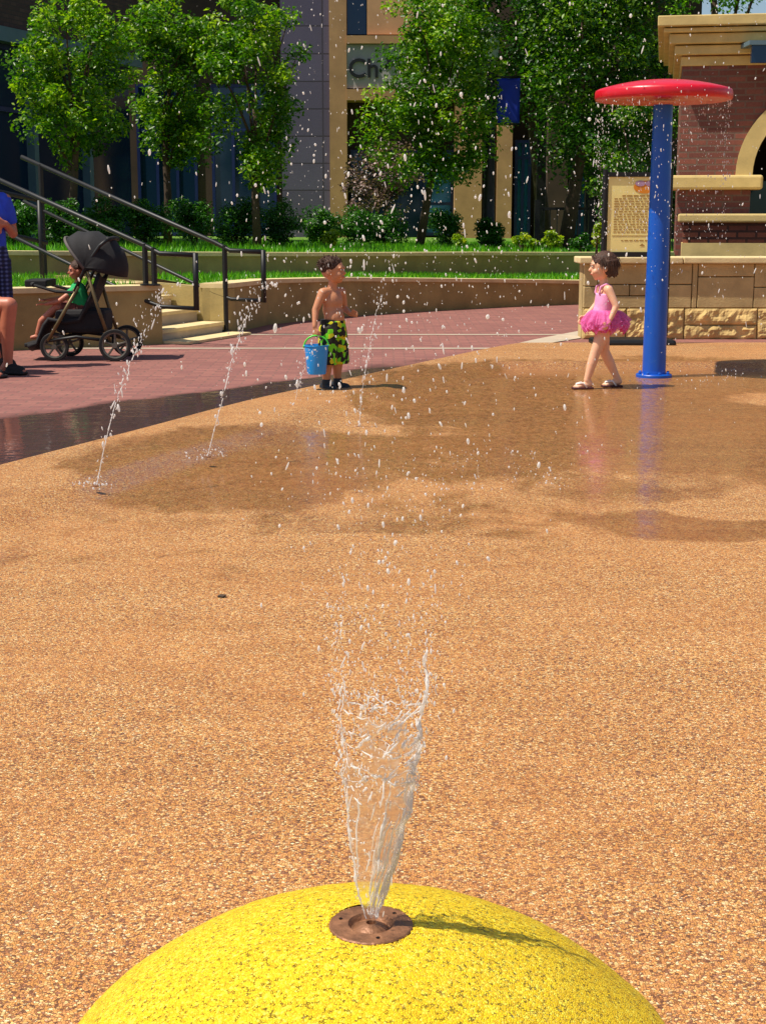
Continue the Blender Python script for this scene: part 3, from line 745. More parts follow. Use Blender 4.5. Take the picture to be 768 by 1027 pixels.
m = MB(); x = SX - .06
for wdt in (1.1, 1.2, 1.25, 1.3, 1.2, 1.2):
    m.box((x + .003, SY - .06, .80), (x + wdt - .003, SY + .42, .868), .012); x += wdt
m.build('coping', M['cap'], sp)
m = MB(); m.box((SX + .5, SY + .43, .781), (9.2, SY + 1.9, .82)); m.build('planting_bed', M['earth'], sp)

# ------------------------------------------------------------------ brick pavilion
TY = 19.0
pv = thing('brick_pavilion', (3.66, TY, .8), 'dark brick pavilion with cream limestone cornice and arch, behind the stone planter', 'pavilion')
m = MB(); m.box((3.72, 18.05, .4), (9, 18.6, .985)); m.build('plinth', M['limestone'], pv)
m = MB(); m.box((3.735, 18.08, .985), (9, 18.6, 1.225)); m.build('pedestal_brick', M['brick_course'], pv)
m = MB(); m.box((3.67, 18.0, 1.225), (9, 18.75, 1.325), .02); m.build('pedestal_coping', M['limestone'], pv)
AX, AR, AI = 5.42, 1.07, .88             # arch
CZ = lambda z: 3.10 + (z - 3.2) * (at(680, 14, 18.65).z - 3.10) / .6
m = MB()
def face_with_arch(y0, y1):
    n = 24
    arc = [(AX - AI * math.cos(math.pi * i / n), 1.76 + AI * math.sin(math.pi * i / n)) for i in range(n + 1)]
    for y in (y0, y1):
        pass
    vs = []; fs = []
    for (ax, az) in arc: vs += [(ax, y0, az), (ax, y0, 3.25), (ax, y1, az), (ax, y1, 3.25)]
    for i in range(n):
        a, b = i * 4, (i + 1) * 4
        fs += [(a, b, b + 1, a + 1), (a + 2, a + 3, b + 3, b + 2), (a, a + 2, b + 2, b)]
    m.add(vs, fs)
face_with_arch(TY, TY + .5)
m.box((3.66, TY, 1.325), (AX - AI, TY + .5, 1.62)); m.box((3.66, TY, 1.795), (AX - AI, TY + .5, 3.25))
m.box((AX + AI, TY, 1.325), (7.34, TY + .5, 1.62)); m.box((AX + AI, TY, 1.795), (7.34, TY + .5, 3.25))
m.box((3.66, TY + .5, .8), (4.16, TY + 3.6, 3.25)); m.box((6.84, TY + .5, .8), (7.34, TY + 3.6, 3.25))
m.build('brick_wall', M['brick'], pv)
m = MB()
n = 28; vs = []; fs = []
for i in range(n + 1):
    a = math.pi * i / n; c, s = math.cos(a), math.sin(a)
    for rr in (AR, AI - .012):
        vs += [(AX - rr * c, TY - .05, 1.795 + rr * s), (AX - rr * c, TY + .12, 1.795 + rr * s)]
for i in range(n):
    a, b = i * 4, (i + 1) * 4
    fs += [(a, a + 2, b + 2, b), (a, b, b + 1, a + 1), (a + 2, a + 3, b + 3, b + 2)]
fs += [(0, 1, 3, 2), tuple(n * 4 + k for k in (0, 2, 3, 1))]
m.add(vs, fs); m.build('arch_trim', M['limestone'], pv)
for xa, xb in ((3.57, 4.68), (6.32, 7.44)): m = MB(); m.box((xa, TY - .10, 1.62), (xb, TY + .55, 1.795), .03); m.build('springer_band', M['limestone'], pv)
m = MB()
for (e, z0, z1) in [(.02, 3.20, 3.32), (.10, 3.335, 3.45), (.17, 3.465, 3.59), (.24, 3.60, 3.655), (.31, 3.67, 3.80)]:
    z0, z1 = CZ(z0), CZ(z1)
    m.box((3.66 - e, TY - e, z0), (7.34 + e, TY + 3.6 + e, z1), .012)
m.box((3.70, TY + .03, CZ(3.2)), (7.3, TY + 3.5, CZ(3.79))); m.build('cornice', M['limestone'], pv)
m = MB(); m.box((4.16, TY + 3.3, .8), (6.84, TY + 3.59, 3.25)); m.build('rear_wall', M['wall_dark'], pv)
m = MB(); m.box((4.2, TY + 1.2, .8), (6.8, TY + 1.26, 1.75)); m.build('counter_panel', M['glass_teal'], pv)
m = MB(); m.box((4.16, TY + .5, .8), (6.84, TY + 3.3, .84)); m.build('floor_slab', M['concrete'], pv)
pv.rotation_euler.z = -math.atan2(3.5, 19)
b0 = at(754, 36, 18.4); b1 = at(770, 102, 18.4)
aw = thing('blue_awning', (b0.x + .6, 18.4, b1.z), 'blue awning panel with a pale edge in front of the pavilion cornice', 'awning')
m = MB(); m.box((b0.x, 18.38, b1.z + .45), (b0.x + 1.3, 18.44, b0.z - .1)); m.build('panel', M['glass_dark'], aw)
m = MB(); m.box((b0.x - .04, 18.34, b0.z - .1), (b0.x + 1.3, 18.9, b0.z - .05)); m.build('edge', M['fascia'], aw)
# ------------------------------------------------------------------ red mushroom shower
mp_ = on(653, 378, BZ); MX, MY = mp_.x + .02, mp_.y
ms = thing('mushroom_shower', (MX, MY, BZ), 'tall blue pole with a flat red mushroom cap, standing on the wet pad', 'mushroom shower')
MB().lathe([(.098, BZ), (.096, BZ + .25), (.088, BZ + 1.2), (.078, 2.17)], (MX, MY, 0), 40).build('pole', M['blue_pole'], ms, smooth=True, angle=50)
m = MB(); m.lathe([(.15, BZ), (.15, BZ + .022), (.145, BZ + .028), (.10, BZ + .03), (.097, BZ + .06)], (MX, MY, 0), 40); m.build('base_flange', M['blue_pole'], ms, smooth=True, angle=30)
for k in range(8):
    a = k * math.pi / 4 + .2; MB().lathe([(.013, 0), (.013, .016), (.008, .022)], (MX + .125 * math.cos(a), MY + .125 * math.sin(a), BZ + .027), 6).build('bolt', M['blue_pole'], ms)
zc = at(664, 79.5, MY).z; zr = at(664, 101, MY).z
cr = .553
prof = [(.079, zr + .012), (.30, zr + .008), (cr - .03, zr), (cr - .008, zr + .006), (cr, zr + .022), (cr, zr + .062), (cr - .008, zr + .082), (cr - .03, zr + .092)]
for t in (.85, .72, .58, .44, .3, .15, .04): prof.append((cr * t, zr + .092 + (zc - zr - .092) * (1 - (t / .95) ** 2)))
MB().lathe(prof, (MX, MY, 0), 72).build('cap', M['red_cap'], ms, smooth=True, angle=55)

# ------------------------------------------------------------------ yellow dome with nozzle
DZ, DR = .214, .488
dp = on(372, 926, BZ + DZ); DX, DY = dp.x, dp.y + .0
S_ = (DR * DR + DZ * DZ) / (2 * DZ)
dm = thing('spray_dome', (DX, DY, BZ), 'bright yellow granule dome with a round bronze spray nozzle, nearest to the viewer', 'spray dome')
prof = []
for i in range(40):
    r = DR * (1 - i / 39 * .86) ; prof.append((r, BZ + DZ - S_ + math.sqrt(S_ * S_ - r * r)))
prof = [(DR + .004, BZ - .02)] + prof
m = MB(); m.lathe(prof, (DX, DY, 0), 128, close=False); 
m.v = [(x, y, z + .0018 * noise.noise((x * 40, y * 40, z * 40)) + .003 * noise.noise((x * 9, y * 9, 3))) for x, y, z in m.v]
m.build('granule_shell', M['dome'], dm, smooth=True)
zt = BZ + DZ - .003
# ragged rim of granules where the rubber meets the plate
m = MB()
for k in range(150):
    a = 2 * math.pi * k / 150 + random.uniform(-.02, .02); r = .0675 + random.uniform(-.0012, .003)
    m.ell((DX + r * math.cos(a), DY + r * math.sin(a), zt - .003 + random.uniform(-.001, .001)), (random.uniform(.002, .0034), random.uniform(.002, .0034), .003), 6, 4)
m.build('granule_rim', M['dome'], dm, smooth=True)
nz = MB(); nz.lathe([(.0, zt - .012), (.066, zt - .012), (.066, zt + .0), (.064, zt + .002), (.036, zt + .003), (.034, zt - .001), (.031, zt - .006), (.028, zt - .007), (.020, zt - .002), (.012, zt + .003), (.0075, zt + .004), (.0065, zt - .004), (0, zt - .004)], (DX, DY, 0), 64, close=False)
plate = nz.build('nozzle_plate', M['bronze'], dm, smooth=True, angle=40)
for k in range(3):
    a = k * 2 * math.pi / 3 - 1.35
    MB().lathe([(.003, 0), (.003, .001), (.0015, .0008)], (DX + .05 * math.cos(a), DY + .05 * math.sin(a), zt + .0025), 12).build('screw', M['screw'], plate)

# ------------------------------------------------------------------ water
def drop(m, c, r, stretch=1.6, lean=None, nu=6, nv=5):
    r *= min(1.2, max(.3, math.exp(random.gauss(-.38, .45))))
    if random.random() < .16 and lean is None: stretch *= random.uniform(1.6, 3.2); r *= .7
    d = Vector((random.gauss(0, .25), random.gauss(0, .15), 1)) if lean is None else Vector(lean)
    rot = Vector((0, 0, 1)).rotation_difference(d.normalized()).to_matrix()
    m.ell(c, (r, r, r * stretch), nu, nv, rot)
jet = thing('water_jet', (DX, DY, zt), 'fan shaped water jet shooting up from the nozzle of the yellow dome', 'water jet')
JY = DY
outline = [(919, 367, 377), (905, 362, 383), (890, 358, 389), (870, 355, 395), (845, 351, 402), (815, 348, 409), (785, 345, 415), (760, 344, 418), (735, 342, 421), (710, 340, 424), (690, 339, 427)]
NY = [o[0] for o in outline][::-1]; NL = [o[1] for o in outline][::-1]; NR = [o[2] for o in outline][::-1]
def sheet_pt(u, py, ripple=True):
    l, r = np.interp(py, NY, NL), np.interp(py, NY, NR)
    wob = 2.2 * math.sin(py / 9.0) + 1.4 * math.sin(py / 4.3 + 1)
    g = max(0, min(1, (905 - py) / 120))
    p = at(l + (r - l) * u + wob * g * .6, py, JY)
    wd = (r - l) / F_PX * JY
    p.y += -math.sin(math.pi * u) * wd * .32
    if ripple: p.y += .006 * g * math.sin(py / 6.5 + u * 5) + .006 * g * noise.noise((u * 4, py / 14, 2))
    return p
m = MB(); nu, nv = 36, 150
for j in range(nv + 1):
    py = 921 - (921 - 692) * j / nv
    for i in range(nu + 1): m.v.append(tuple(sheet_pt(i / nu, py)))
for j in range(nv):
    for i in range(nu):
        u = i / nu; f = j / nv
        h = noise.noise((u * 4.5, f * 11, 7)) + .5 * noise.noise((u * 11, f * 24, 1))
        # the film tears open towards its top
        if f > .38 and h > 1.0 - (f - .38) * 2.3: continue
        if f > .93 and h > -.5: continue
        a = j * (nu + 1) + i; m.f.append((a, a + 1, a + nu + 2, a + nu + 1))
m.build('water_film', M['sheet'], jet, smooth=True)
m = MB()
def ligament(m, pts, r, n=6):
    rs = [max(.0006, r * (.55 + .9 * abs(noise.noise((p[0] * 60, p[2] * 60, 3))))) * (0.35 + .65 * math.sin(math.pi * min(1, max(0, (i + .4) / (len(pts) - .2))))) for i, p in enumerate(pts)]
    m.tube(pts, rs, n)
for u, rad, p0, p1, seg in [(1.0, .0042, 921, 640, 90), (.985, .0032, 915, 690, 70), (.96, .0024, 905, 720, 60), (.93, .0018, 900, 760, 50), (1.01, .003, 880, 660, 60), (0.0, .0020, 921, 690, 60), (.03, .0014, 900, 700, 60), (.90, .0022, 895, 780, 30), (.8, .0018, 918, 850, 20), (.6, .0015, 919, 870, 20), (.45, .0013, 919, 880, 16)]:
    pts = [sheet_pt(u + .03 * noise.noise((py / 12, u * 9, 1)), py) + Vector((.0016 * noise.noise((py / 5, u, 9)), -.003, 0)) for py in np.linspace(p0, p1, seg)]
    k = 0
    while k < len(pts) - 3:                       # broken into strands the further it rises
        f = k / len(pts); L = random.randint(6, 16) if f < .5 else random.randint(3, 8)
        ligament(m, pts[k:k + L + 1], rad); k += L + (random.randint(0, 1) if f < .5 else random.randint(0, 3))
for py0, ua, ub, sl in [(778, .05, .98, -14), (770, .25, .95, 22), (748, .05, .9, 10), (742, .3, 1.0, 20), (732, .1, .7, 8), (722, .4, 1.0, 16), (712, .05, .6, 6), (706, .35, .95, 12), (700, .1, .8, -8), (694, .3, .8, 14), (800, .6, 1.0, 22), (820, .62, 1.0, 24), (838, .05, .3, 2), (845, .7, 1.0, 18), (865, .6, 1.0, 26), (822, .02, .2, -4), (788, .0, .25, -6), (762, .0, .3, 6)]:
    n = 26; pts = [sheet_pt(ua + (ub - ua) * i / n, py0 + sl * (i / n - .3) + 5 * noise.noise((i / 4, py0, 2))) + Vector((0, -.004, 0)) for i in range(n + 1)]
    k = 0
    while k < n - 2:
        L = random.randint(2, 7); ligament(m, pts[k:k + L + 1], random.uniform(.0009, .0022)); k += L + random.randint(0, 3)
for _ in range(34):
    u0 = random.uniform(.35, 1.0); p0 = random.uniform(850, 918); pts = [sheet_pt(min(1.01, u0 + .12 * i / 8), p0 - 5 * i + noise.noise((i, p0, 3))) + Vector((0, -.004, 0)) for i in range(9)]
    ligament(m, pts, random.uniform(.0008, .0018))
for _ in range(95):
    py0 = 700 + 215 * random.random() ** 1.5; ua = random.choice([random.random(), random.uniform(.55, 1.0)]); L = random.uniform(.04, .17) * (1 if py0 < 800 else .6)
    n = 8; sl_ = random.uniform(-6, 12) if py0 < 800 else random.uniform(10, 40)
    pts = [sheet_pt(min(1.02, ua + L * i / n), py0 - sl_ * (i / n) + 2.5 * noise.noise((i / 2.5, py0, 8))) + Vector((0, -.004, 0)) for i in range(n + 1)]
    ligament(m, pts, random.uniform(.0012, .0034))
m.build('water_strands', M['foam'], jet, smooth=True)
m = MB()
for _ in range(1250):                             # thrown off the film
    py = random.choice([random.uniform(690, 915), random.uniform(680, 790), 692 - 130 * random.random() ** 1.7])
    u = random.choice([random.gauss(1.0, .05), random.gauss(0, .05), random.random(), random.random()])
    c = sheet_pt(u, max(py, 690)); k_ = max(0, (690 - py) / 130); c.x += random.gauss(0, .012) * k_; c.y += random.gauss(0, .02) * k_
    if py < 690: c.z += (690 - py) / F_PX * JY
    c += Vector((random.gauss(0, .003), random.gauss(-.006, .008), 0)); drop(m, c, random.uniform(.0005, .0018), random.uniform(1.1, 3.0))
for _ in range(950):                              # the column breaking up above the film
    f = random.random() ** 1.5; z = .46 + f * .90; sx = .045 + .11 * f
    c = Vector((DX + .015 + random.gauss(0, sx), JY + random.gauss(0, .06), z)); drop(m, c, random.uniform(.0006, .0022) * (1 if random.random() < .85 else 1.4), random.uniform(1.1, 2.4))
for _ in range(1150):                              # top of the plume drifting down
    c = Vector((DX + .10 + random.gauss(0, .24), JY + .1 + random.gauss(0, .22), random.uniform(1.0, 1.75)))
    drop(m, c, random.uniform(.0005, .0014) * (1 if random.random() < .88 else 1.6), random.uniform(1.0, 2.8))
for _ in range(8):
    c = Vector((DX + .07 + random.gauss(0, .17), JY + random.gauss(0, .12), random.uniform(1.0, 1.6)))
    drop(m, c, random.uniform(.0020, .0030), random.uniform(1.2, 1.9))
o = m.build('spray_drops', M['foam'], jet, smooth=True); o['kind'] = 'stuff'

def arc_jet(base_px, path, label, dens=1.0, rad=.008):
    b = on(*base_px, BZ if base_px[0] > 250 else .01)
    root = thing('arc_jet', b, label, 'water jet', 'thin arching jets along the pad edge')
    P = [b] + [at(px, py, b.y + (.12 * i)) for i, (px, py) in enumerate(path)]
    n = 160; pts = []
    ts = np.linspace(0, len(P) - 1, n)
    for t in ts:
        i = min(int(t), len(P) - 2); f = t - i
        p0, p1, p2, p3 = P[max(i - 1, 0)], P[i], P[i + 1], P[min(i + 2, len(P) - 1)]
        pts.append(0.5 * ((2 * p1) + (p2 - p0) * f + (2 * p0 - 5 * p1 + 4 * p2 - p3) * f * f + (3 * p1 - p0 - 3 * p2 + p3) * f ** 3))
    s = MB(); k = 0
    while k < n * .75:
        f = k / n; L = random.randint(4, 10) if f < .35 else random.randint(2, 5)
        off = Vector((random.gauss(0, .006), random.gauss(0, .006), 0)) * (f * 1.5)
        seg = [pts[q] + off for q in range(k, min(n, k + L + 1))]
        s.tube(seg, [rad * random.uniform(.16, .42) * (.5 if q in (0, len(seg) - 1) else 1) for q in range(len(seg))], 6)
        k += L
    s.build('stream', M['drop'], root, smooth=True)
    d = MB()
    for _ in range(int(150 * dens)):
        f = random.random() ** .7; p = pts[min(n - 1, int(f * n))]
        drop(d, p + Vector((random.gauss(0, .005 + .026 * f), random.gauss(0, .01 + .02 * f), random.gauss(0, .02))), random.uniform(.002, .0058) * (1 if random.random() < .85 else 1.3), random.uniform(1, 3.0), nu=6, nv=4)
    for _ in range(int(50 * dens)):
        a = random.random() * 6.28; rr = random.random() * .12
        drop(d, b + Vector((rr * math.cos(a), rr * math.sin(a), random.random() ** 2 * .05)), random.uniform(.002, .006), 1.2, nu=6, nv=4)
    o = d.build('spray_drops', M['drop'], root, smooth=True); o['kind'] = 'stuff'
    MB().lathe([(.02, -.002), (.02, .003), (.008, .004)], (b.x, b.y, b.z), 20).build('ground_nozzle', M['bronze'], root, smooth=True, angle=30)
arc_jet((97, 487), [(109, 430), (126, 378), (146, 328), (166, 292)], 'leftmost thin arching water jet on the pad edge, in front of the stroller')
arc_jet((208, 458), [(222, 402), (236, 350), (250, 312), (266, 284)], 'thin arching water jet rising in front of the handrails, left of the boy')
arc_jet((295, 410), [(299, 388), (304, 372), (312, 350)], 'short thin water jet just left of the boy with the bucket', .5, .006)
arc_jet((360, 428), [(364, 385), (372, 340), (382, 298), (396, 258)], 'thin arching water jet just right of the boy', .6, .006)

m = MB()                                           # splashes where drops land
for (px, py, n) in [(455, 488, 34), (540, 483, 40), (470, 462, 18), (360, 478, 24), (350, 500, 24), (425, 470, 14), (520, 470, 14), (600, 452, 12), (735, 378, 30), (700, 384, 22), (640, 386, 14), (500, 455, 14), (430, 505, 14)]:
    c = on(px, py, BZ)
    for _ in range(n):
        drop(m, c + Vector((random.gauss(0, .12), random.gauss(0, .12), random.random() ** 2 * .06)), random.uniform(.002, .0055), random.uniform(1, 2), nu=6, nv=4)
tag(m.build('splashes', M['drop'], smooth=True), 'small white splashes on the wet pad where drops land', 'splash', kind='stuff')
m = MB()                                           # drops falling from the mushroom cap and drifting spray behind
for _ in range(1000):
    a = random.random() * 6.283; rr = cr * random.uniform(.93, 1.0)
    drop(m, (MX + rr * math.cos(a), MY + rr * math.sin(a), zr - .005 - random.random() ** 1.4 * 1.1), random.uniform(.002, .005), random.uniform(1.2, 3.2), (random.gauss(0, .05), 0, 1), nu=5, nv=4)
for _ in range(420):
    drop(m, (MX + random.gauss(-.1, .75), MY - random.uniform(-.3, 2.5), random.uniform(.7, 3.2)), random.uniform(.002, .0058), random.uniform(1, 2.2), nu=5, nv=4)
tag(m.build('falling_drops', M['drop'], smooth=True), 'fine water drops falling around the red mushroom cap', 'falling water', kind='stuff')
m = MB()
for _ in range(800):
    Y = random.uniform(4.0, 9.5); px = random.choice([random.gauss(430, 95), random.gauss(470, 130), random.gauss(330, 45), random.uniform(290, 768)]); py = random.choice([random.uniform(-20, 330), random.uniform(-20, 300), random.gauss(430, 60)])
    if py > 520: continue
    p = at(px, py, Y)
    if p.z < 0 or (py > 340 and random.random() < .45): continue
    drop(m, p, random.uniform(.0004, .0009) * Y / 2.2, random.uniform(1, 2.2), nu=5, nv=4)
tag(m.build('drifting_spray', M['drop'], smooth=True), 'scattered white water drops drifting through the air above the pad', 'spray', kind='stuff')

# ------------------------------------------------------------------ notice board
nb = thing('notice_board', (2.5, 15.2, 0), 'yellow notice board in a black two post frame with heavy foot, beside the blue pole', 'notice board')
NYY = 15.2
l, r_ = at(608, 215, NYY).x, at(669, 215, NYY).x; zb, zt2 = at(640, 252.5, NYY).z, at(640, 177, NYY).z
for x in (l - .02, r_ + .02): MB().tube([(x, NYY, .10), (x, NYY, zt2 + .07)], .027, 12).build('post', M['black_metal'], nb, smooth=True, angle=50)
m = MB(); m.box((l - .12, NYY - .22, 0), (r_ + .10, NYY + .22, .075), .03); m.build('foot', M['black_metal'], nb)
m = MB(); m.box((l, NYY - .02, zt2), (r_, NYY + .03, zt2 + .045)); m.box((l, NYY - .02, zb - .05), (r_, NYY + .03, zb)); m.box((l + .002, NYY + .012, zb), (r_ - .002, NYY + .03, zt2)); m.build('frame', M['black_metal'], nb)
m = MB(); m.box((l + .012, NYY - .006, zb + .001), (r_ - .012, NYY + .011, zt2 - .001)); panel = m.build('panel', M['sign_face'], nb)
W_ = r_ - l; Hh = zt2 - zb
m = MB(); n = 28; cx, cz = l + W_ * .62, zb + Hh * .865
m.add([(cx + .115 * math.cos(6.283 * k / n), NYY - .009, cz + .062 * math.sin(6.283 * k / n)) for k in range(n)], [tuple(range(n))]); m.build('emblem', M['sign_orange'], panel)
m = MB()
for sx in (-1, 1): m.add([(cx + sx * .05 + .05 * math.cos(6.283 * k / n), NYY - .0115, cz + .035 + .028 * math.sin(6.283 * k / n)) for k in range(n)], [tuple(range(n))])
m.build('emblem_top', M['sign_violet'], panel)
m = MB()
for i in range(15):
    z = zb + Hh * (.74 - i * .034); x = l + W_ * (.12 if i else .25); xe = l + W_ * (random.uniform(.72, .93) if i else .85)
    while x < xe:
        wl = random.uniform(.018, .055); m.box((x, NYY - .0085, z), (min(x + wl, xe), NYY - .0062, z + (.0085 if i else .014))); x += wl + .012
m.box((l + W_ * .10, NYY - .0085, zb + Hh * .215), (l + W_ * .92, NYY - .0062, zb + Hh * .222))
x = l + W_ * .25
while x < l + W_ * .85: wl = random.uniform(.02, .05); m.box((x, NYY - .0085, zb + Hh * .15), (x + wl, NYY - .0062, zb + Hh * .162)); x += wl + .012
cx2 = l + W_ * .6; m.add([(cx2 - .03, NYY - .0085, zb + Hh * .08), (cx2 + .03, NYY - .0085, zb + Hh * .08), (cx2, NYY - .0085, zb + Hh * .115)], [(0, 1, 2)])
m.build('print', M['sign_ink'], panel)

# ------------------------------------------------------------------ people
def hand(m, w, d, n, t, s=1.0, curl=.6):
    w, d, n, t = Vector(w), Vector(d).normalized(), Vector(n).normalized(), Vector(t).normalized()
    for k, L in enumerate((.86, 1.0, .93, .74)):
        off = t * (.0135 - .009 * k * 1.0) * 1.15 * s
        kn = w + d * .046 * s + off * 1.15
        m.cap(w + off * .6, kn, .0095 * s, .0088 * s, 8)
        p = kn; a = curl * .5
        for q, ln in enumerate((.022, .016, .012)):
            dd = d * math.cos(a) + n * math.sin(a); e = p + dd * ln * L * s
            m.cap(p, e, (.0078 - q * .0006) * s, (.0074 - q * .0008) * s, 8); p = e; a += curl
    b = w + d * .012 * s + t * .012 * s; e = b + (t * .7 + d * .7 + n * .25).normalized() * .026 * s
    m.cap(b, e, .0095 * s, .0085 * s, 8); m.cap(e, e + (d * .9 + t * .15 + n * .4).normalized() * .022 * s, .0082 * s, .007 * s, 8)
def head_parts(m, c, s, mtx):
    h = MB()
    h.ell((0, .008, .012), (.075 * s, .088 * s, .082 * s), 20, 14); h.ell((0, -.022 * s, -.035 * s), (.058 * s, .06 * s, .058 * s), 16, 12)
    h.ell((0, -.05 * s, -.072 * s), (.026 * s, .022 * s, .02 * s), 10, 8)
    h.cap((0, -.078 * s, .002 * s), (0, -.093 * s, -.018 * s), .008 * s, .011 * s, 8)
    for sx in (-1, 1):
        h.ell((sx * .034 * s, -.056 * s, -.03 * s), (.026 * s, .024 * s, .024 * s), 10, 8)
        h.ell((sx * .076 * s, .008 * s, -.012 * s), (.012 * s, .02 * s, .026 * s), 10, 8)
        h.ell((sx * .028 * s, -.072 * s, .022 * s), (.026 * s, .014 * s, .009 * s), 10, 6)
    h.cap((-.014 * s, -.082 * s, -.045 * s), (.014 * s, -.082 * s, -.045 * s), .007 * s, .007 * s, 8)
    m.add([c + mtx @ Vector(p) for p in h.v], h.f)
def face(c, s, mtx, parent, xf):
    def put(mm, nm, mt): mm.v = [tuple(xf @ Vector(p)) for p in mm.v]; mm.build(nm, mt, parent, smooth=True)
    for sx in (-1, 1):
        put(MB().ell(c + mtx @ Vector((sx * .029 * s, -.0745 * s, .008 * s)), (.013 * s, .007 * s, .008 * s), 10, 8, mtx), 'eye_white', M['eye_white'])
        put(MB().ell(c + mtx @ Vector((sx * .029 * s, -.0795 * s, .008 * s)), (.0065 * s, .004 * s, .0072 * s), 8, 6, mtx), 'iris', M['eye'])
        put(MB().cap(c + mtx @ Vector((sx * .016 * s, -.083 * s, .027 * s)), c + mtx @ Vector((sx * .044 * s, -.074 * s, .028 * s)), .003 * s, .002 * s, 6), 'eyebrow', M['hair_brown'])
    put(MB().cap(c + mtx @ Vector((-.016 * s, -.0865 * s, -.046 * s)), c + mtx @ Vector((.016 * s, -.0865 * s, -.046 * s)), .0045 * s, .0045 * s, 6), 'lips', M['lip'])
def foot(m, ankle, fwd, s=1.0, heel=0.0):
    a = Vector(ankle); f = Vector(fwd).normalized(); g = Vector((a.x, a.y, .03 * s + heel))
    m.cap(a, g - f * .02 * s, .026 * s, .026 * s, 10); m.cap(g - f * .022 * s - Vector((0, 0, .004)), g + f * .085 * s - Vector((0, 0, .012 * s + heel)), .025 * s, .018 * s, 10)
    m.cap(g - Vector((0, 0, .006)) + f * .02 * s, g + f * .09 * s - Vector((0, 0, .013 * s + heel)) + f.cross(Vector((0, 0, 1))) * .012 * s, .02 * s, .015 * s, 10)
    m.cap(g - Vector((0, 0, .006)) + f * .02 * s, g + f * .075 * s - Vector((0, 0, .013 * s + heel)) - f.cross(Vector((0, 0, 1))) * .014 * s, .02 * s, .014 * s, 10)
def chain(m, pts, rs, n=14):
    for i in range(len(pts) - 1): m.cap(pts[i], pts[i + 1], rs[i], rs[i + 1], n)

# boy with bucket
bp = on(334, 391, 0); bp.z = 0.0
TH = R(48); XF = Matrix.Translation(bp) @ Matrix.Rotation(TH, 4, 'Z')
m = MB()
m.ell((0, .0, .47), (.085, .066, .07), 16, 12); m.ell((0, -.018, .54), (.08, .072, .08), 16, 12); m.ell((0, -.004, .66), (.088, .064, .085), 16, 12); m.ell((0, .0, .60), (.082, .064, .09), 16, 12)
m.cap((-.085, .004, .728), (.085, .004, .728), .036, .036); m.cap((0, .004, .73), (0, -.004, .80), .036, .034)
HM = Matrix.Rotation(R(24), 3, 'Z'); HC = Vector((0, -.008, .885))
head_parts(m, HC, 1.0, HM)
chain(m, [(-.10, .004, .725), (-.150, .03, .60), (-.185, .005, .485)], [.036, .027, .018]); hand(m, (-.186, .003, .475), (0, -.06, -1), (.75, -.55, 0), (.2, -1, 0), 1.0, .95)
chain(m, [(.10, .004, .725), (.148, .02, .60), (.115, -.075, .565)], [.036, .027, .018]); hand(m, (.113, -.083, .565), (-.1, -1, .05), (-.9, .1, -.3), (0, .1, 1), 1.0, .35)
LK = (.055, -.012, .25); RK = (-.055, -.012, .25)
for sx, kx in ((-1, RK), (1, LK)):
    an = (kx[0] + sx * .006, .012, .07)
    chain(m, [(sx * .045, 0, .45), kx, (kx[0], .008, .18), an], [.062, .042, .040, .026]); foot(m, an, (sx * .12, -1, 0), 1.0)
boy = fuse(m, 'person', M['skin_tan'], origin=bp, voxel=.006, smooth=5, xf=XF)
tag(boy, 'small bare chested boy in green patterned swim trunks holding a blue bucket', 'person')
face(HC, 1.0, HM, boy, XF)
m = MB(); c = HC
def hair_blob(m, c, mtx, s, n, spread):
    m.ell(c + mtx @ Vector((0, .018 * s, .030 * s)), (.083 * s, .088 * s, .078 * s), 18, 12, mtx)
    for k in range(n):
        a = random.uniform(0, 6.283); e = random.uniform(-.1, 1.2)
        d = Vector((math.cos(a) * math.cos(e), math.sin(a) * math.cos(e), math.sin(e)))
        if d.y < -.35 and d.z < .75: continue
        p = Vector((0, .018, .030)) * s + Vector((d.x * .08, d.y * .086, d.z * .076)) * s
        tdir = Vector((d.x * .3 + random.gauss(0, .4), d.y * .3 + random.gauss(0, .4) - .1, -.3 + random.gauss(0, .4)))
        m.cap(c + mtx @ p, c + mtx @ (p + tdir.normalized() * spread * s), .010 * s, .004 * s, 6)
hair_blob(m, HC, HM, 1.0, 90, .028)
fuse(m, 'hair', M['hair_boy'], boy, voxel=.0055, smooth=2, xf=XF)
def loose(c, mtx, s, n, length, mt, parent, xf, down):
    m = MB()
    for k in range(n):
        d = Vector((random.gauss(0, 1), random.gauss(0, 1), abs(random.gauss(0, 1)))).normalized()
        if d.y < -.45 and d.z < .6: continue
        p = Vector((d.x * .083, .018 + d.y * .088, .030 + d.z * .078)) * s
        t = Vector((d.x * .6 + random.gauss(0, .35), d.y * .6 + random.gauss(0, .35), .1 - down + random.gauss(0, .3))).normalized() * length * random.uniform(.6, 1.3)
        q = p + t * .5 + d * .004; e = p + t + Vector((0, 0, -.35 * down * length))
        m.tube([xf @ (c + mtx @ v_) for v_ in (p - d * .006, q, e)], [.0022, .0018, .0006], 4, caps=False)
    m.build('loose_hair', mt, parent, smooth=True)
loose(HC, HM, 1.0, 420, .03, M['hair_boy'], boy, XF, .35)
m = MB()
m.tube([(0, 0, .52), (0, 0, .50), (0, 0, .44), (0, 0, .40)], [.094, .096, .102, .10], 24)
for sx in (-1, 1): m.tube([(sx * .046, 0, .47), (sx * .056, -.004, .36), (sx * .063, -.006, .27), (sx * .066, -.006, .195)], [.07, .074, .073, .074], 20)
fuse(m, 'swim_trunks', M['trunks'], boy, voxel=.007, smooth=3, xf=XF)
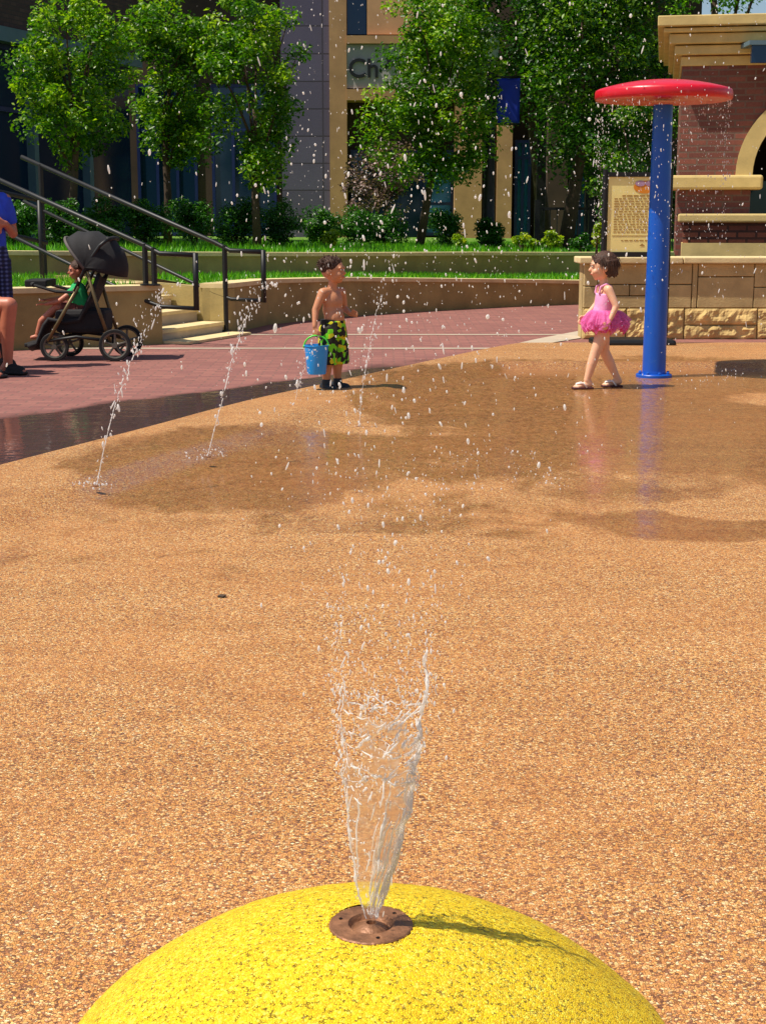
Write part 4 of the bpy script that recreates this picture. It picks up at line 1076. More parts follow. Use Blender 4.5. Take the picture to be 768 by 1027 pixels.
m = MB(); m.tube([(0, 0, .505), (0, 0, .528)], [.099, .097], 28); m.v = [tuple(XF @ Vector((p[0], p[1] * .84 , p[2]))) for p in m.v]; m.build('waistband', M['dark_cloth'], boy, smooth=True, angle=40)
for sx in (-1, 1):
    m = MB(); a = Vector((sx * .061, .012, .0)); f = Vector((sx * .12, -1, 0)).normalized()
    m.cap(a - f * .03 + Vector((0, 0, .028)), a + f * .085 + Vector((0, 0, .022)), .034, .028); m.tube([a + Vector((0, 0, .04)), a + Vector((0, 0, .085))], [.036, .032], 14); m.box((a.x - .034, a.y - .11, 0.002), (a.x + .034, a.y + .05, .014), .006)
    m.v = [(p[0], p[1], max(p[2], .002)) for p in m.v]
    fuse(m, 'water_shoe', M['shoe'], boy, voxel=.006, smooth=3, xf=XF)
hw = XF @ Vector((-.186, -.012, .425))
bk = thing('toy_bucket', (hw.x, hw.y, .135), 'blue plastic toy bucket with a lime handle held in the boy\'s hand', 'bucket')
zb0 = .135; zb1 = .35
m = MB(); m.lathe([(.0, zb0), (.066, zb0), (.070, zb0 + .01), (.088, zb1 - .01), (.093, zb1 - .008), (.093, zb1), (.086, zb1), (.066, zb0 + .014), (0, zb0 + .014)], (hw.x, hw.y, 0), 32, close=False); m.build('pail', M['bucket'], bk, smooth=True, angle=40)
m = MB(); pts = [(hw.x + .090 * math.cos(math.pi * t) , hw.y, zb1 - .012 + (hw.z + .005 - zb1) * math.sin(math.pi * t)) for t in np.linspace(0, 1, 20)]
m.tube(pts, .006, 8); 
for sx in (-1, 1): m.ell((hw.x + sx * .093, hw.y, zb1 - .012), (.007, .013, .013), 8, 6)
m.build('handle', M['bucket_handle'], bk, smooth=True)

# girl in tutu
gp = on(603, 389, BZ); gp.z = BZ
TH = R(-80); XF = Matrix.Translation(gp) @ Matrix.Rotation(TH, 4, 'Z') @ Matrix.Scale(1.0, 4)
m = MB()
m.ell((0, .012, .515), (.082, .072, .075), 16, 12); m.ell((0, -.012, .59), (.075, .068, .08), 16, 12); m.ell((0, 0, .70), (.08, .058, .085), 16, 12)
m.cap((-.078, .006, .772), (.078, .006, .772), .033, .033); m.cap((0, .006, .775), (0, -.008, .845), .034, .032)
HM = Matrix.Rotation(R(-10), 3, 'Z') @ Matrix.Rotation(R(6), 3, 'X'); HC = Vector((0, -.018, .945)); HS = 1.1
head_parts(m, HC, HS, HM)
chain(m, [(.092, .006, .77), (.135, .055, .645), (.150, .005, .545)], [.034, .026, .018]); hand(m, (.150, -.002, .537), (.05, -.45, -.9), (-.9, -.1, .1), (0, -1, .2), 1.0, .4)
chain(m, [(-.092, .006, .77), (-.14, -.01, .65), (-.14, -.09, .56)], [.034, .026, .018]); hand(m, (-.14, -.097, .553), (0, -.7, -.7), (.9, 0, .1), (0, -.7, .7), 1.0, .4)
chain(m, [(.045, .005, .49), (.052, -.075, .285), (.052, -.10, .20), (.05, -.135, .072)], [.064, .041, .039, .026]); foot(m, (.05, -.135, .072), (.05, -1, 0), 1.05, .008)
chain(m, [(-.045, .005, .49), (-.05, .03, .285), (-.05, .075, .20), (-.05, .135, .085)], [.064, .041, .039, .026]); foot(m, (-.05, .135, .085), (-.05, -1, 0), 1.05, .016)
girl = fuse(m, 'person', M['skin'], origin=gp, voxel=.006, smooth=5, xf=XF)
tag(girl, 'small dark haired girl in a pink tutu swimsuit walking left across the wet pad', 'person')
face(HC, HS, HM, girl, XF)
m = MB(); hair_blob(m, HC, HM, HS, 0, .03)
for k in range(70):                                # hair hanging at the back and sides
    a = random.uniform(-.25, math.pi + .25); p = Vector((.082 * math.cos(a), .02 + .085 * math.sin(a), .03)) * HS
    q = Vector((p.x * .82 + random.gauss(0, .006), p.y * .88 + random.gauss(0, .006), -.062 + random.gauss(0, .012) - .02 * math.sin(a)))
    m.cap(HC + HM @ p, HC + HM @ q, .013, .006, 6)
m.cap(HC + HM @ Vector((.03, -.075, .085)), HC + HM @ Vector((.06, -.062, .03)), .012, .006, 6)
fuse(m, 'hair', M['hair_brown'], girl, voxel=.006, smooth=2, xf=XF)
loose(HC, HM, HS, 520, .05, M['hair_brown'], girl, XF, 1.6)
m = MB()
m.tube([(0, .012, .47), (0, .01, .515), (0, -.006, .60), (0, 0, .68), (0, 0, .735)], [.075, .088, .084, .087, .08], 24)
m.v = [(p[0], p[1] * (.86 if p[2] < .65 else .78), p[2]) for p in m.v]
m.ell((0, .012, .515), (.087, .078, .07), 16, 12); m.ell((0, 0, .70), (.085, .064, .062), 16, 12); m.ell((0, -.012, .59), (.08, .074, .085), 16, 12)
for sx in (-1, 1): m.tube([(sx * .05, -.056, .735), (sx * .05, -.045, .79), (sx * .05, .005, .812), (sx * .048, .04, .79), (sx * .045, .054, .73)], .010, 8)
fuse(m, 'swimsuit', M['pink_suit'], girl, voxel=.006, smooth=3, xf=XF)
for li, (z0, z1, r0, r1, mt, ph) in enumerate([(.585, .470, .088, .140, 'tulle_hot', 0), (.59, .440, .086, .150, 'tulle_hot', 1.3), (.60, .48, .087, .166, 'tulle_soft', 2.1), (.605, .455, .088, .160, 'tulle_soft', .7), (.61, .51, .088, .168, 'tulle_soft', 4)]):
    m = MB(); n, k = 144, 9
    for j in range(k + 1):
        t = j / k
        for i in range(n):
            a = 6.2832 * i / n
            ruf = (math.sin(a * 11 + ph + 2 * math.sin(a * 3 + ph)) + .6 * math.sin(a * 23 + ph * 2)) * .016 * t
            rr = r0 + (r1 - r0) * t ** .75 + ruf * .6
            bk_ = 1.0 + .22 * max(0, math.sin(a))
            z = z0 + (z1 - z0) * t ** 1.25 + ruf * .9 + .012 * t * noise.noise((math.cos(a) * 3, math.sin(a) * 3, ph))
            m.v.append((rr * math.cos(a), rr * math.sin(a) * bk_, z))
    for j in range(k):
        for i in range(n): i2 = (i + 1) % n; m.f.append((j * n + i, j * n + i2, (j + 1) * n + i2, (j + 1) * n + i))
    m.v = [tuple(XF @ Vector(p)) for p in m.v]; m.build('tutu_layer', M[mt], girl, smooth=True)
for (ax, ay, hl) in ((.05, -.135, .006), (-.05, .135, .014)):
    m = MB(); m.box((ax - .034, ay - .118, .001), (ax + .034, ay + .05, .016), .007); m.v = [tuple(XF @ Vector(p)) for p in m.v]; so = m.build('flip_flop', M['flipflop'], girl)
    m = MB()
    for sx in (-1, 1): m.tube([(ax + sx * .034, ay - .01, .014), (ax + sx * .027, ay - .04, .052), (ax + sx * .006, ay - .085, .042), (ax, ay - .09, .016)], .007, 6)
    m.v = [tuple(XF @ Vector(p)) for p in m.v]; m.build('strap', M['white_strap'], so, smooth=True)

# standing adult at the left edge
ap = Vector((at(-10, 300, 12.9).x, 12.9, 0)); XF = Matrix.Translation(ap) @ Matrix.Rotation(R(38), 4, 'Z')
m = MB()
m.ell((0, 0, .95), (.16, .12, .12), 18, 12); m.ell((0, -.01, 1.1), (.145, .11, .16), 18, 12); m.ell((0, 0, 1.3), (.16, .115, .16), 18, 12)
m.cap((-.15, 0, 1.43), (.15, 0, 1.43), .055, .055); m.cap((0, 0, 1.45), (0, -.02, 1.56), .055, .052)
HM = Matrix.Rotation(R(10), 3, 'Z'); HC = Vector((0, -.02, 1.655)); HS = 1.22
head_parts(m, HC, HS, HM)
chain(m, [(-.18, 0, 1.42), (-.235, .03, 1.14), (-.07, -.17, 1.16)], [.055, .043, .03]); hand(m, (-.06, -.18, 1.16), (1, -.1, .1), (0, 1, -.2), (0, .1, 1), 1.5, .5)
chain(m, [(.18, 0, 1.42), (.245, .02, 1.14), (.09, -.18, 1.22)], [.055, .043, .03]); hand(m, (.08, -.19, 1.225), (-1, -.05, .15), (0, 1, -.2), (0, .1, 1), 1.5, .5)
for sx in (-1, 1):
    chain(m, [(sx * .085, 0, .9), (sx * .10, -.01, .5), (sx * .10, .02, .38), (sx * .105, .03, .10)], [.095, .06, .058, .038]); foot(m, (sx * .105, .03, .10), (sx * .15, -1, 0), 1.6)
adult = fuse(m, 'person', M['skin_warm'], origin=ap, voxel=.010, smooth=4, xf=XF)
tag(adult, 'standing adult in bright blue top and navy plaid shorts at the left edge', 'person')
face(HC, HS, HM, adult, XF)
m = MB(); hair_blob(m, HC, HM, HS, 60, .03); fuse(m, 'hair', M['hair_brown'], adult, voxel=.009, smooth=2, xf=XF)
m = MB(); m.tube([(0, 0, 1.03), (0, -.005, 1.15), (0, 0, 1.3), (0, 0, 1.44)], [.165, .16, .172, .12], 24); m.v = [(p[0], p[1] * .8, p[2]) for p in m.v]
m.cap((-.15, 0, 1.425), (.15, 0, 1.425), .062, .062)
for sx in (-1, 1): m.tube([(sx * .16, 0, 1.43), (sx * .20, .012, 1.32), (sx * .222, .02, 1.22)], [.068, .07, .066], 14)
fuse(m, 'top', M['blue_shirt'], adult, voxel=.010, smooth=3, xf=XF)
m = MB(); m.tube([(0, 0, 1.04), (0, 0, .95), (0, 0, .86)], [.165, .18, .17], 24); m.v = [(p[0], p[1] * .8, p[2]) for p in m.v]
for sx in (-1, 1): m.tube([(sx * .085, 0, .92), (sx * .10, -.01, .56)], [.115, .10], 18)
fuse(m, 'shorts', M['plaid'], adult, voxel=.010, smooth=3, xf=XF)
for sx in (-1, 1):
    m = MB(); m.box((sx * .115 - .05, -.14, .002), (sx * .115 + .05, .10, .035), .012); m.cap((sx * .11, .04, .05), (sx * .125, -.09, .035), .052, .042)
    fuse(m, 'shoe', M['dark_rubber'], adult, voxel=.01, smooth=3, xf=XF)

# seated adult on a folding chair
ap = Vector((at(-43, 300, 12.35).x, 12.35, 0)); XF = Matrix.Translation(ap) @ Matrix.Rotation(R(66), 4, 'Z')
m = MB()
m.ell((0, .02, .56), (.17, .14, .12), 18, 12); m.ell((0, .05, .70), (.15, .12, .16), 18, 12); m.ell((0, .05, .88), (.165, .12, .16), 18, 12)
m.cap((-.15, .04, 1.0), (.15, .04, 1.0), .055, .055); m.cap((0, .04, 1.02), (0, .01, 1.12), .055, .052)
HM = Matrix.Rotation(R(10), 3, 'Z'); HC = Vector((0, 0, 1.215)); HS = 1.2
head_parts(m, HC, HS, HM)
for sx in (-1, 1):
    chain(m, [(sx * .17, .04, .99), (sx * .235, 0, .75), (sx * .13, -.2, .66)], [.054, .043, .03]); hand(m, (sx * .128, -.21, .66), (-sx * .1, -1, -.1), (0, 0, -1), (-sx, -.1, 0), 1.5, .35)
    kx = sx * .12; chain(m, [(sx * .09, .0, .54), (kx, -.43, .57), (kx, -.40, .40), (kx + sx * .01, -.38, .09)], [.098, .066, .062, .038]); foot(m, (kx + sx * .01, -.38, .09), (sx * .15, -1, 0), 1.6)
sit = fuse(m, 'person', M['skin_warm'], origin=ap, voxel=.010, smooth=4, xf=XF)
tag(sit, 'bare legged person in dark clothes seated on the folding chair at the left edge', 'person')
face(HC, HS, HM, sit, XF)
m = MB(); hair_blob(m, HC, HM, HS, 60, .03); fuse(m, 'hair', M['hair_brown'], sit, voxel=.009, smooth=2, xf=XF)
m = MB(); m.tube([(0, .03, .55), (0, .05, .7), (0, .05, .88), (0, .045, 1.01)], [.17, .168, .178, .12], 24); m.cap((-.15, .04, .995), (.15, .04, .995), .062, .062)
for sx in (-1, 1): m.tube([(sx * .16, .04, 1.0), (sx * .22, .01, .82)], [.068, .064], 14)
fuse(m, 'top', M['dark_cloth'], sit, voxel=.010, smooth=3, xf=XF)
m = MB(); m.ell((0, .03, .56), (.185, .15, .125), 18, 12)
for sx in (-1, 1): m.tube([(sx * .09, .02, .545), (sx * .115, -.27, .575)], [.118, .105], 18)
fuse(m, 'shorts', M['dark_cloth'], sit, voxel=.010, smooth=3, xf=XF)
for sx in (-1, 1):
    m = MB(); c = Vector((sx * .13, -.38, 0)); m.box((c.x - .05, c.y - .17, .002), (c.x + .05, c.y + .07, .03), .01); m.cap(c + Vector((0, -.02, .05)), c + Vector((sx * .01, -.12, .04)), .045, .038)
    fuse(m, 'sandal', M['dark_rubber'], sit, voxel=.01, smooth=2, xf=XF)
ch = thing('folding_chair', ap, 'black folding chair under the seated person at the left edge', 'chair')
def xfb(m): m.v = [tuple(XF @ Vector(p)) for p in m.v]; return m
m = MB(); m.box((-.25, -.22, .405), (.25, .24, .435), .012); xfb(m).build('seat', M['dark_cloth'], ch)
m = MB(); m.box((-.24, .25, .62), (.24, .275, .92), .01); xfb(m).build('backrest', M['dark_cloth'], ch)
for sx in (-1, 1):
    xfb(MB().tube([(sx * .27, -.27, .02), (sx * .27, -.20, .22), (sx * .27, .0, .42), (sx * .27, .26, .95)], .016, 8)).build('side_frame', M['black_metal'], ch, smooth=True)
    xfb(MB().tube([(sx * .25, .27, .02), (sx * .25, .1, .25), (sx * .25, -.2, .42)], .016, 8)).build('leg', M['black_metal'], ch, smooth=True)
    m = MB(); m.box((sx * .27 - .045, -.32, 0), (sx * .27 + .045, -.22, .035), .01); xfb(m).build('rubber_foot', M['dark_rubber'], ch)
    m = MB(); m.box((sx * .27 - .025, -.22, .60), (sx * .27 + .025, .14, .63), .01); xfb(m).build('armrest', M['dark_rubber'], ch)

# ------------------------------------------------------------------ stroller with toddler
SP = Vector((at(90, 358, 13.8).x, 13.75, 0)); PXM = 1500 / 13.75
def sl(px, py, dy=0): return Vector((SP.x + (px - 90) / PXM, SP.y + dy, (358 - py) / PXM))
sr = thing('stroller', SP, 'black baby stroller with a hood and big wheels parked by the tan wall', 'stroller')
def wheel(c, r, wd=.035):
    t = MB(); 
    n = 36; prof = [(r - .028, -wd / 2), (r - .006, -wd / 2), (r, -wd / 4), (r, wd / 4), (r - .006, wd / 2), (r - .028, wd / 2), (r - .028, -wd / 2)]
    t.lathe(prof, (0, 0, 0), n, close=False)
    Rm = Matrix.Rotation(R(90), 3, 'X'); t.v = [tuple(c + Rm @ Vector(p)) for p in t.v]
    o = t.build('wheel', M['dark_rubber'], sr, smooth=True, angle=50)
    q = MB(); q.lathe([(r - .042, -.010), (r - .029, -.014), (r - .029, .014), (r - .042, .010), (r - .042, -.010)], (0, 0, 0), n, close=False)
    for k in range(5):
        a = k * 2 * math.pi / 5 + .3; q.tube([(0, 0, 0), ((r - .035) * math.cos(a), (r - .035) * math.sin(a), 0)], .010, 6)
    q.lathe([(.024, -.022), (.024, .022)], (0, 0, 0), 16); q.v = [tuple(c + Rm @ Vector(p)) for p in q.v]; q.build('rim', M['wheel_rim'], o, smooth=True, angle=40)
for (px, dy, r) in ((62, -.24, .13), (66, .26, .13), (122, -.27, .145), (124, .27, .145)):
    c = sl(px, 350, dy); c.z = r; wheel(c, r)
for dy in (-.25, .25):
    MB().tube([sl(88, 285, dy), sl(70, 315, dy), sl(56, 338, dy)], .017, 8).build('front_leg', M['gold_bar'], sr, smooth=True)
    MB().tube([sl(96, 268, dy), sl(106, 305, dy), sl(117, 340, dy)], .016, 8).build('rear_leg', M['gold_bar'], sr, smooth=True)
    MB().tube([sl(56, 338, dy), sl(84, 334, dy), sl(117, 338, dy)], .015, 8).build('lower_bar', M['black_metal'], sr, smooth=True)
    MB().tube([sl(84, 290, dy), sl(98, 262, dy), sl(110, 246, dy), sl(118, 240, dy)], .016, 8).build('push_bar', M['black_metal'], sr, smooth=True)
MB().tube([sl(118, 240, -.26), sl(119, 239, 0), sl(118, 240, .26)], .020, 10).build('handle_grip', M['dark_rubber'], sr, smooth=True)
MB().tube([sl(122, 345, -.27), sl(122, 345, .27)], .012, 8).build('axle', M['black_metal'], sr)
def shell(pts, w0, w1, th, name, mt):
    m = MB(); n = 12
    for (p, ww) in pts:
        for i in range(n + 1):
            u = i / n * 2 - 1; q = p + Vector((0, u * ww, .0)); q.z -= .03 * (1 - u * u) * th; m.v.append(tuple(q))
    for j in range(len(pts) - 1):
        for i in range(n): a = j * (n + 1) + i; m.f.append((a, a + 1, a + n + 2, a + n + 1))
    o = m.build(name, mt, sr, smooth=True)
    md = o.modifiers.new('s', 'SOLIDIFY'); md.thickness = .03; return o
shell([(sl(106, 272), .23), (sl(100, 288), .24), (sl(92, 305), .24), (sl(86, 316), .24), (sl(72, 318), .23), (sl(56, 315), .22), (sl(50, 322), .21), (sl(42, 340), .2), (sl(34, 342), .19)], 0, 0, 1.5, 'seat', M['stroller_cloth'])
m = MB(); n, k = 20, 14                             # hood: a quarter-dome over the seat
for j in range(k + 1):
    a = R(-15) + R(140) * j / k
    for i in range(n + 1):
        b = math.pi * i / n; c0 = sl(90, 268)
        rx = .35; m.v.append((c0.x + .04 + rx * math.cos(a) * math.sin(b) ** .6, c0.y - .27 * math.cos(b), c0.z + .33 * math.sin(a) * math.sin(b) ** .6 + .012 * math.sin(j * 2.2)))
for j in range(k):
    for i in range(n): a = j * (n + 1) + i; m.f.append((a, a + 1, a + n + 2, a + n + 1))
o = m.build('hood', M['stroller_cloth'], sr, smooth=True); md = o.modifiers.new('s', 'SOLIDIFY'); md.thickness = .015
m = MB(); pts = []
for i in range(n + 1):
    b = math.pi * i / n; a = R(125); c0 = sl(90, 268); pts.append((c0.x + .04 + .352 * math.cos(a) * math.sin(b) ** .6, c0.y - .272 * math.cos(b), c0.z + .332 * math.sin(a) * math.sin(b) ** .6))
m.tube(pts, .014, 6); m.build('hood_trim', M['hood_trim'], o, smooth=True)
m = MB(); m.tube([sl(44, 284, -.22), sl(36, 281, -.12), sl(36, 281, .12), sl(44, 284, .22)], .022, 8); m.box(tuple(sl(34, 286, -.2)), tuple(sl(56, 279, .2)), .012); m.tube([sl(44, 284, -.22), sl(66, 290, -.25), sl(86, 291, -.25)], .014, 8); m.tube([sl(44, 284, .22), sl(66, 290, .25), sl(86, 291, .25)], .014, 8); m.build('snack_tray', M['dark_rubber'], sr)
m = MB(); a, b = sl(62, 331, -.2), sl(112, 308, .2); m.box(tuple(a), tuple(b), .04); m.build('basket', M['stroller_cloth'], sr)
m = MB(); m.box(tuple(sl(30, 345, -.16)), tuple(sl(46, 341, .16)), .01); m.build('footrest', M['dark_rubber'], sr)
tp = sl(78, 305, -.02)
m = MB()
m.ell(sl(84, 306), (.09, .085, .08), 14, 10); m.cap(sl(84, 303), sl(82, 290), .075, .07); m.cap(sl(82, 288), sl(82, 281), .03, .03)
HM = Matrix.Rotation(R(-72), 3, 'Z') @ Matrix.Rotation(R(8), 3, 'X'); HC = sl(82, 270, -.02); head_parts(m, HC, .86, HM)
chain(m, [sl(80, 290, -.09), sl(66, 300, -.13), sl(52, 303, -.10)], [.03, .024, .016]); hand(m, sl(51, 303, -.1), (-1, 0, .05), (0, 0, -1), (0, 1, 0), .9, .3)
chain(m, [sl(80, 290, .09), sl(66, 298, .12), sl(50, 300, .10)], [.03, .024, .016]); hand(m, sl(49, 300, .1), (-1, 0, .05), (0, 0, -1), (0, -1, 0), .9, .3)
for dy in (-.06, .06): chain(m, [sl(80, 309, dy), sl(62, 306, dy * 1.3), sl(46, 320, dy * 1.3), sl(42, 332, dy * 1.3)], [.052, .038, .03, .024]); m.cap(sl(42, 335, dy * 1.3), sl(36, 336, dy * 1.3), .024, .018)
tod = fuse(m, 'person', M['skin_warm'], origin=tp, voxel=.006, smooth=4)
tag(tod, 'toddler in a green shirt sitting in the black stroller', 'person')
face(HC, .86, HM, tod, Matrix.Identity(4))
m = MB(); hair_blob(m, HC, HM, .86, 50, .02); fuse(m, 'hair', M['hair_brown'], tod, voxel=.006, smooth=2)
m = MB(); m.cap(sl(84, 303), sl(82, 290), .086, .078)
for dy in (-1, 1): m.tube([sl(81, 289, .07 * dy), sl(74, 294, .11 * dy)], [.04, .038], 12)
fuse(m, 'shirt', M['green_shirt'], tod, voxel=.006, smooth=3)
m = MB(); m.ell(sl(83, 308), (.1, .1, .07), 12, 8)
for dy in (-.06, .06): m.tube([sl(80, 309, dy), sl(66, 306, dy * 1.3)], [.062, .052], 12)
fuse(m, 'shorts', M['denim'], tod, voxel=.006, smooth=3)

# fallen leaf and twig on the pad
lf = on(222, 599, BZ)
m = MB(); m.add([(lf.x + dx, lf.y + dy, lf.z + .004 + dz) for dx, dy, dz in ((-.016, 0, 0), (-.006, .014, .004), (.01, .016, .002), (.02, 0, .006), (.006, -.012, .001))], [(0, 1, 2, 3, 4)])
m.add([(lf.x + dx, lf.y + dy, lf.z + .001 + dz) for dx, dy, dz in ((-.016, 0, 0), (-.006, .014, .004), (.01, .016, .002), (.02, 0, .006), (.006, -.012, .001))], [(4, 3, 2, 1, 0)])
tag(m.build('fallen_leaf', M['bark'], origin=lf), 'small dark dead leaf lying on the pad left of the water jet', 'leaf')
# ------------------------------------------------------------------ foliage
def leaf_mesh(centers, radii, per, size, name, mt, parent, squash=.8, seed=0, up=.5, aspect=1.7):
    """Many small folded leaves in loose clumps."""
    g = np.random.default_rng(seed); C = np.array([tuple(c) for c in centers]); Rr = np.array(radii)
    if isinstance(per, int): per = [per] * len(C)
    idx = np.repeat(np.arange(len(C)), per); n = len(idx)
    d = g.normal(size=(n, 3)); d /= np.linalg.norm(d, axis=1, keepdims=True)
    rad = g.random(n) ** .45
    P = C[idx] + d * (rad * Rr[idx])[:, None] * np.array([1, 1, squash])
    nrm = g.normal(size=(n, 3)); nrm[:, 2] = np.abs(nrm[:, 2]) + up; nrm += d * .5; nrm /= np.linalg.norm(nrm, axis=1, keepdims=True)
    t = g.normal(size=(n, 3)); t -= nrm * (t * nrm).sum(1)[:, None]; t /= np.linalg.norm(t, axis=1, keepdims=True)
    b = np.cross(nrm, t)
    L = size * g.uniform(.6, 1.35, n)[:, None]; Wd = L / aspect
    v0 = P - t * L * .5; v1 = P + b * Wd * .5 + nrm * L * .10; v2 = P + t * L * .5 - nrm * L * .12; v3 = P - b * Wd * .5 + nrm * L * .10
    V_ = np.stack([v0, v1, v2, v3], 1).reshape(-1, 3); V_ -= np.array(world(parent) if parent is not None else (0, 0, 0))
    me = bpy.data.meshes.new(name); me.vertices.add(4 * n); me.vertices.foreach_set('co', V_.ravel())
    q = np.arange(4 * n).reshape(n, 4); tri = np.concatenate([q[:, [0, 1, 2]], q[:, [0, 2, 3]]], 1).reshape(-1)
    me.loops.add(6 * n); me.loops.foreach_set('vertex_index', tri); me.polygons.add(2 * n)
    me.polygons.foreach_set('loop_start', np.arange(0, 6 * n, 3)); me.polygons.foreach_set('loop_total', np.full(2 * n, 3))
    me.update(); me.validate()
    cl = g.normal(.5, .16, len(C))
    tint = np.clip(cl[idx] + g.normal(0, .2, n), 0, 1)
    a = me.attributes.new('tint', 'FLOAT', 'FACE'); a.data.foreach_set('value', np.repeat(tint, 2))
    me.materials.append(mt)
    o = bpy.data.objects.new(name, me); COL.objects.link(o)
    if parent is not None: o.parent = parent
    return o

def tree(base, crown_c, crown_r, label, leafmat, nclump=70, per=150, size=.09, trunk_r=.09, seed=1, group='street trees in front of the buildings', clump=.42, inner=.35, extra=()):
    rd = random.Random(seed)
    base = Vector(base); cc = Vector(crown_c); cr_ = Vector(crown_r)
    root = thing('tree', base, label, 'tree', group)
    cs = []; rs = []
    for _ in range(nclump):
        d = Vector((rd.gauss(0, 1), rd.gauss(0, 1), rd.gauss(0, 1))).normalized()
        f = (inner + (1 - inner) * rd.random() ** .6) * rd.uniform(.85, 1.12)
        cs.append(cc + Vector((d.x * cr_.x, d.y * cr_.y, d.z * cr_.z)) * f); rs.append(clump * rd.uniform(.6, 1.25) * min(cr_.x, cr_.z) / 1.3)
    for (ex, er) in extra: cs.append(Vector(ex)); rs.append(er)
    leaf_mesh(cs, rs, per, size, 'crown', leafmat, root, seed=seed)
    m = MB(); top = cc + Vector((0, 0, -.1 * cr_.z))
    pts = [base, base.lerp(top, .35) + Vector((rd.uniform(-.05, .05), 0, 0)), base.lerp(top, .7) + Vector((rd.uniform(-.08, .08), 0, 0)), top]
    m.tube(pts, [trunk_r * 1.25, trunk_r, trunk_r * .75, trunk_r * .4], 10)
    for k in range(9):
        t = rd.uniform(.45, 1); s = base.lerp(top, t); e = rd.choice(cs); mid = s.lerp(e, .5) + Vector((0, 0, .12))
        m.tube([s, mid, e], [trunk_r * .45, trunk_r * .28, trunk_r * .1], 6)
    m.build('trunk', M['bark'], root, smooth=True)
    return root
def px_tree(px0, px1, py0, py1, Y, base_px, gz, label, mat_, **kw):
    a, b = at(px0, py1, Y), at(px1, py0, Y); c = (a + b) / 2; rx = abs(b.x - a.x) / 2; rz = abs(b.z - a.z) / 2
    bx = at(base_px, 240, Y).x
    return tree((bx, Y, gz), c, (rx, kw.pop('ry', rx), rz), label, mat_, **kw)
px_tree(384, 508, -40, 192, 27.5, 420, .7, 'round leafy street tree with bright green crown left of the blue banner', M['leaf'], nclump=120, per=120, size=.085, trunk_r=.07, seed=3, clump=.36, extra=[(at(x, y, 27.0), .34) for x, y in ((372, 118), (380, 98), (366, 138), (384, 135), (378, 155), (392, 158), (400, 60), (410, 40), (398, 178), (420, 20), (440, 178), (470, 172), (485, 150), (495, 120), (455, 165), (430, 150), (415, 165), (480, 100), (475, 60), (440, 30), (460, 130), (390, 110))])
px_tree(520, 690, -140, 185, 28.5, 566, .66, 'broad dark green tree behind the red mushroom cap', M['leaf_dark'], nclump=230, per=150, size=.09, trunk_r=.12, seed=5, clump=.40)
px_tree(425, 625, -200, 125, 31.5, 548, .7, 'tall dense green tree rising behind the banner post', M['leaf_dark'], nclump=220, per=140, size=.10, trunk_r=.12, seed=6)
px_tree(18, 128, -30, 190, 22.5, 70, .8, 'leafy green tree in front of the storefront at the upper left', M['leaf'], nclump=80, per=130, size=.075, trunk_r=.06, seed=8)
px_tree(118, 222, -20, 180, 24.5, 168, .8, 'middle one of the three leafy trees at the upper left', M['leaf'], nclump=80, per=120, size=.08, trunk_r=.06, seed=9)
px_tree(205, 305, -30, 200, 24.0, 258, .8, 'leafy green tree beside the mauve column', M['leaf'], nclump=80, per=120, size=.08, trunk_r=.06, seed=10)
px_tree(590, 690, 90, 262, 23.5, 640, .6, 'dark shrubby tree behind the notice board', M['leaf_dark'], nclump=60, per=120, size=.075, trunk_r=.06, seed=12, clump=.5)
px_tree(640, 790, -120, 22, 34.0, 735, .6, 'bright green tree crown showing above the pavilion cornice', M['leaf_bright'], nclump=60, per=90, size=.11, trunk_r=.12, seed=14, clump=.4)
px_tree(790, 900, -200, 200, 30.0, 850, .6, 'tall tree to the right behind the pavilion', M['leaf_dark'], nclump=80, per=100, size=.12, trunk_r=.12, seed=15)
px_tree(342, 415, 130, 235, 29.5, 378, .72, 'purplish leafed small tree under the grey shop sign', M['leaf_plum'], nclump=40, per=90, size=.075, trunk_r=.05, seed=16, clump=.5)

def bush(px0, px1, py0, py1, Y, label, mt, n=26, per=110, size=.055, seed=1, group='shrubs along the top of the upper wall', name='shrub'):
    a, b = at(px0, py1, Y), at(px1, py0, Y); c = (a + b) / 2; rx = (b.x - a.x) / 2; rz = (b.z - a.z) / 2
    root = thing(name, (c.x, Y, a.z), label, 'shrub', group); rd = random.Random(seed)
    cs, rs = [], []
    for _ in range(n):
        d = Vector((rd.gauss(0, 1), rd.gauss(0, 1), rd.gauss(0, 1))).normalized() * rd.uniform(.35, .85)
        cs.append(c + Vector((d.x * rx, d.y * rx, d.z * rz))); rs.append(min(rx, rz) * rd.uniform(.32, .5))
    leaf_mesh(cs, rs, per, size, 'foliage', mt, root, seed=seed)
    m = MB()
    for k in range(5): m.tube([(c.x + rd.uniform(-.06, .06), Y, a.z - .05), c.lerp(Vector(rd.choice(cs)), .8)], [.018, .006], 5)
    m.build('stem', M['bark'], root)
    return root
B_ = M['leaf_bush']; Lm = M['leaf_lime']
bush(300, 344, 206, 250, 26.0, 'dark green shrub at the left end of the row, right of the hand rails', B_, seed=21)
bush(334, 378, 204, 249, 27.0, 'second dark green shrub from the left in the row, under the purplish tree', B_, seed=22)
bush(368, 412, 206, 249, 27.5, 'third dark green shrub from the left in the row, left of the tree trunk', B_, seed=23)
bush(424, 468, 204, 249, 28.0, 'dark green shrub below the teal window, right of the tree trunk', B_, seed=24)
bush(473, 512, 214, 250, 27.6, 'neat dark green shrub at the foot of the banner post', B_, seed=25)
bush(508, 540, 232, 252, 26.4, 'low lime green plant right of the banner post', Lm, n=14, per=70, seed=26, name='perennial')
bush(536, 566, 230, 252, 26.8, 'low lime green plant in front of the black fence', Lm, n=14, per=70, seed=27, name='perennial')
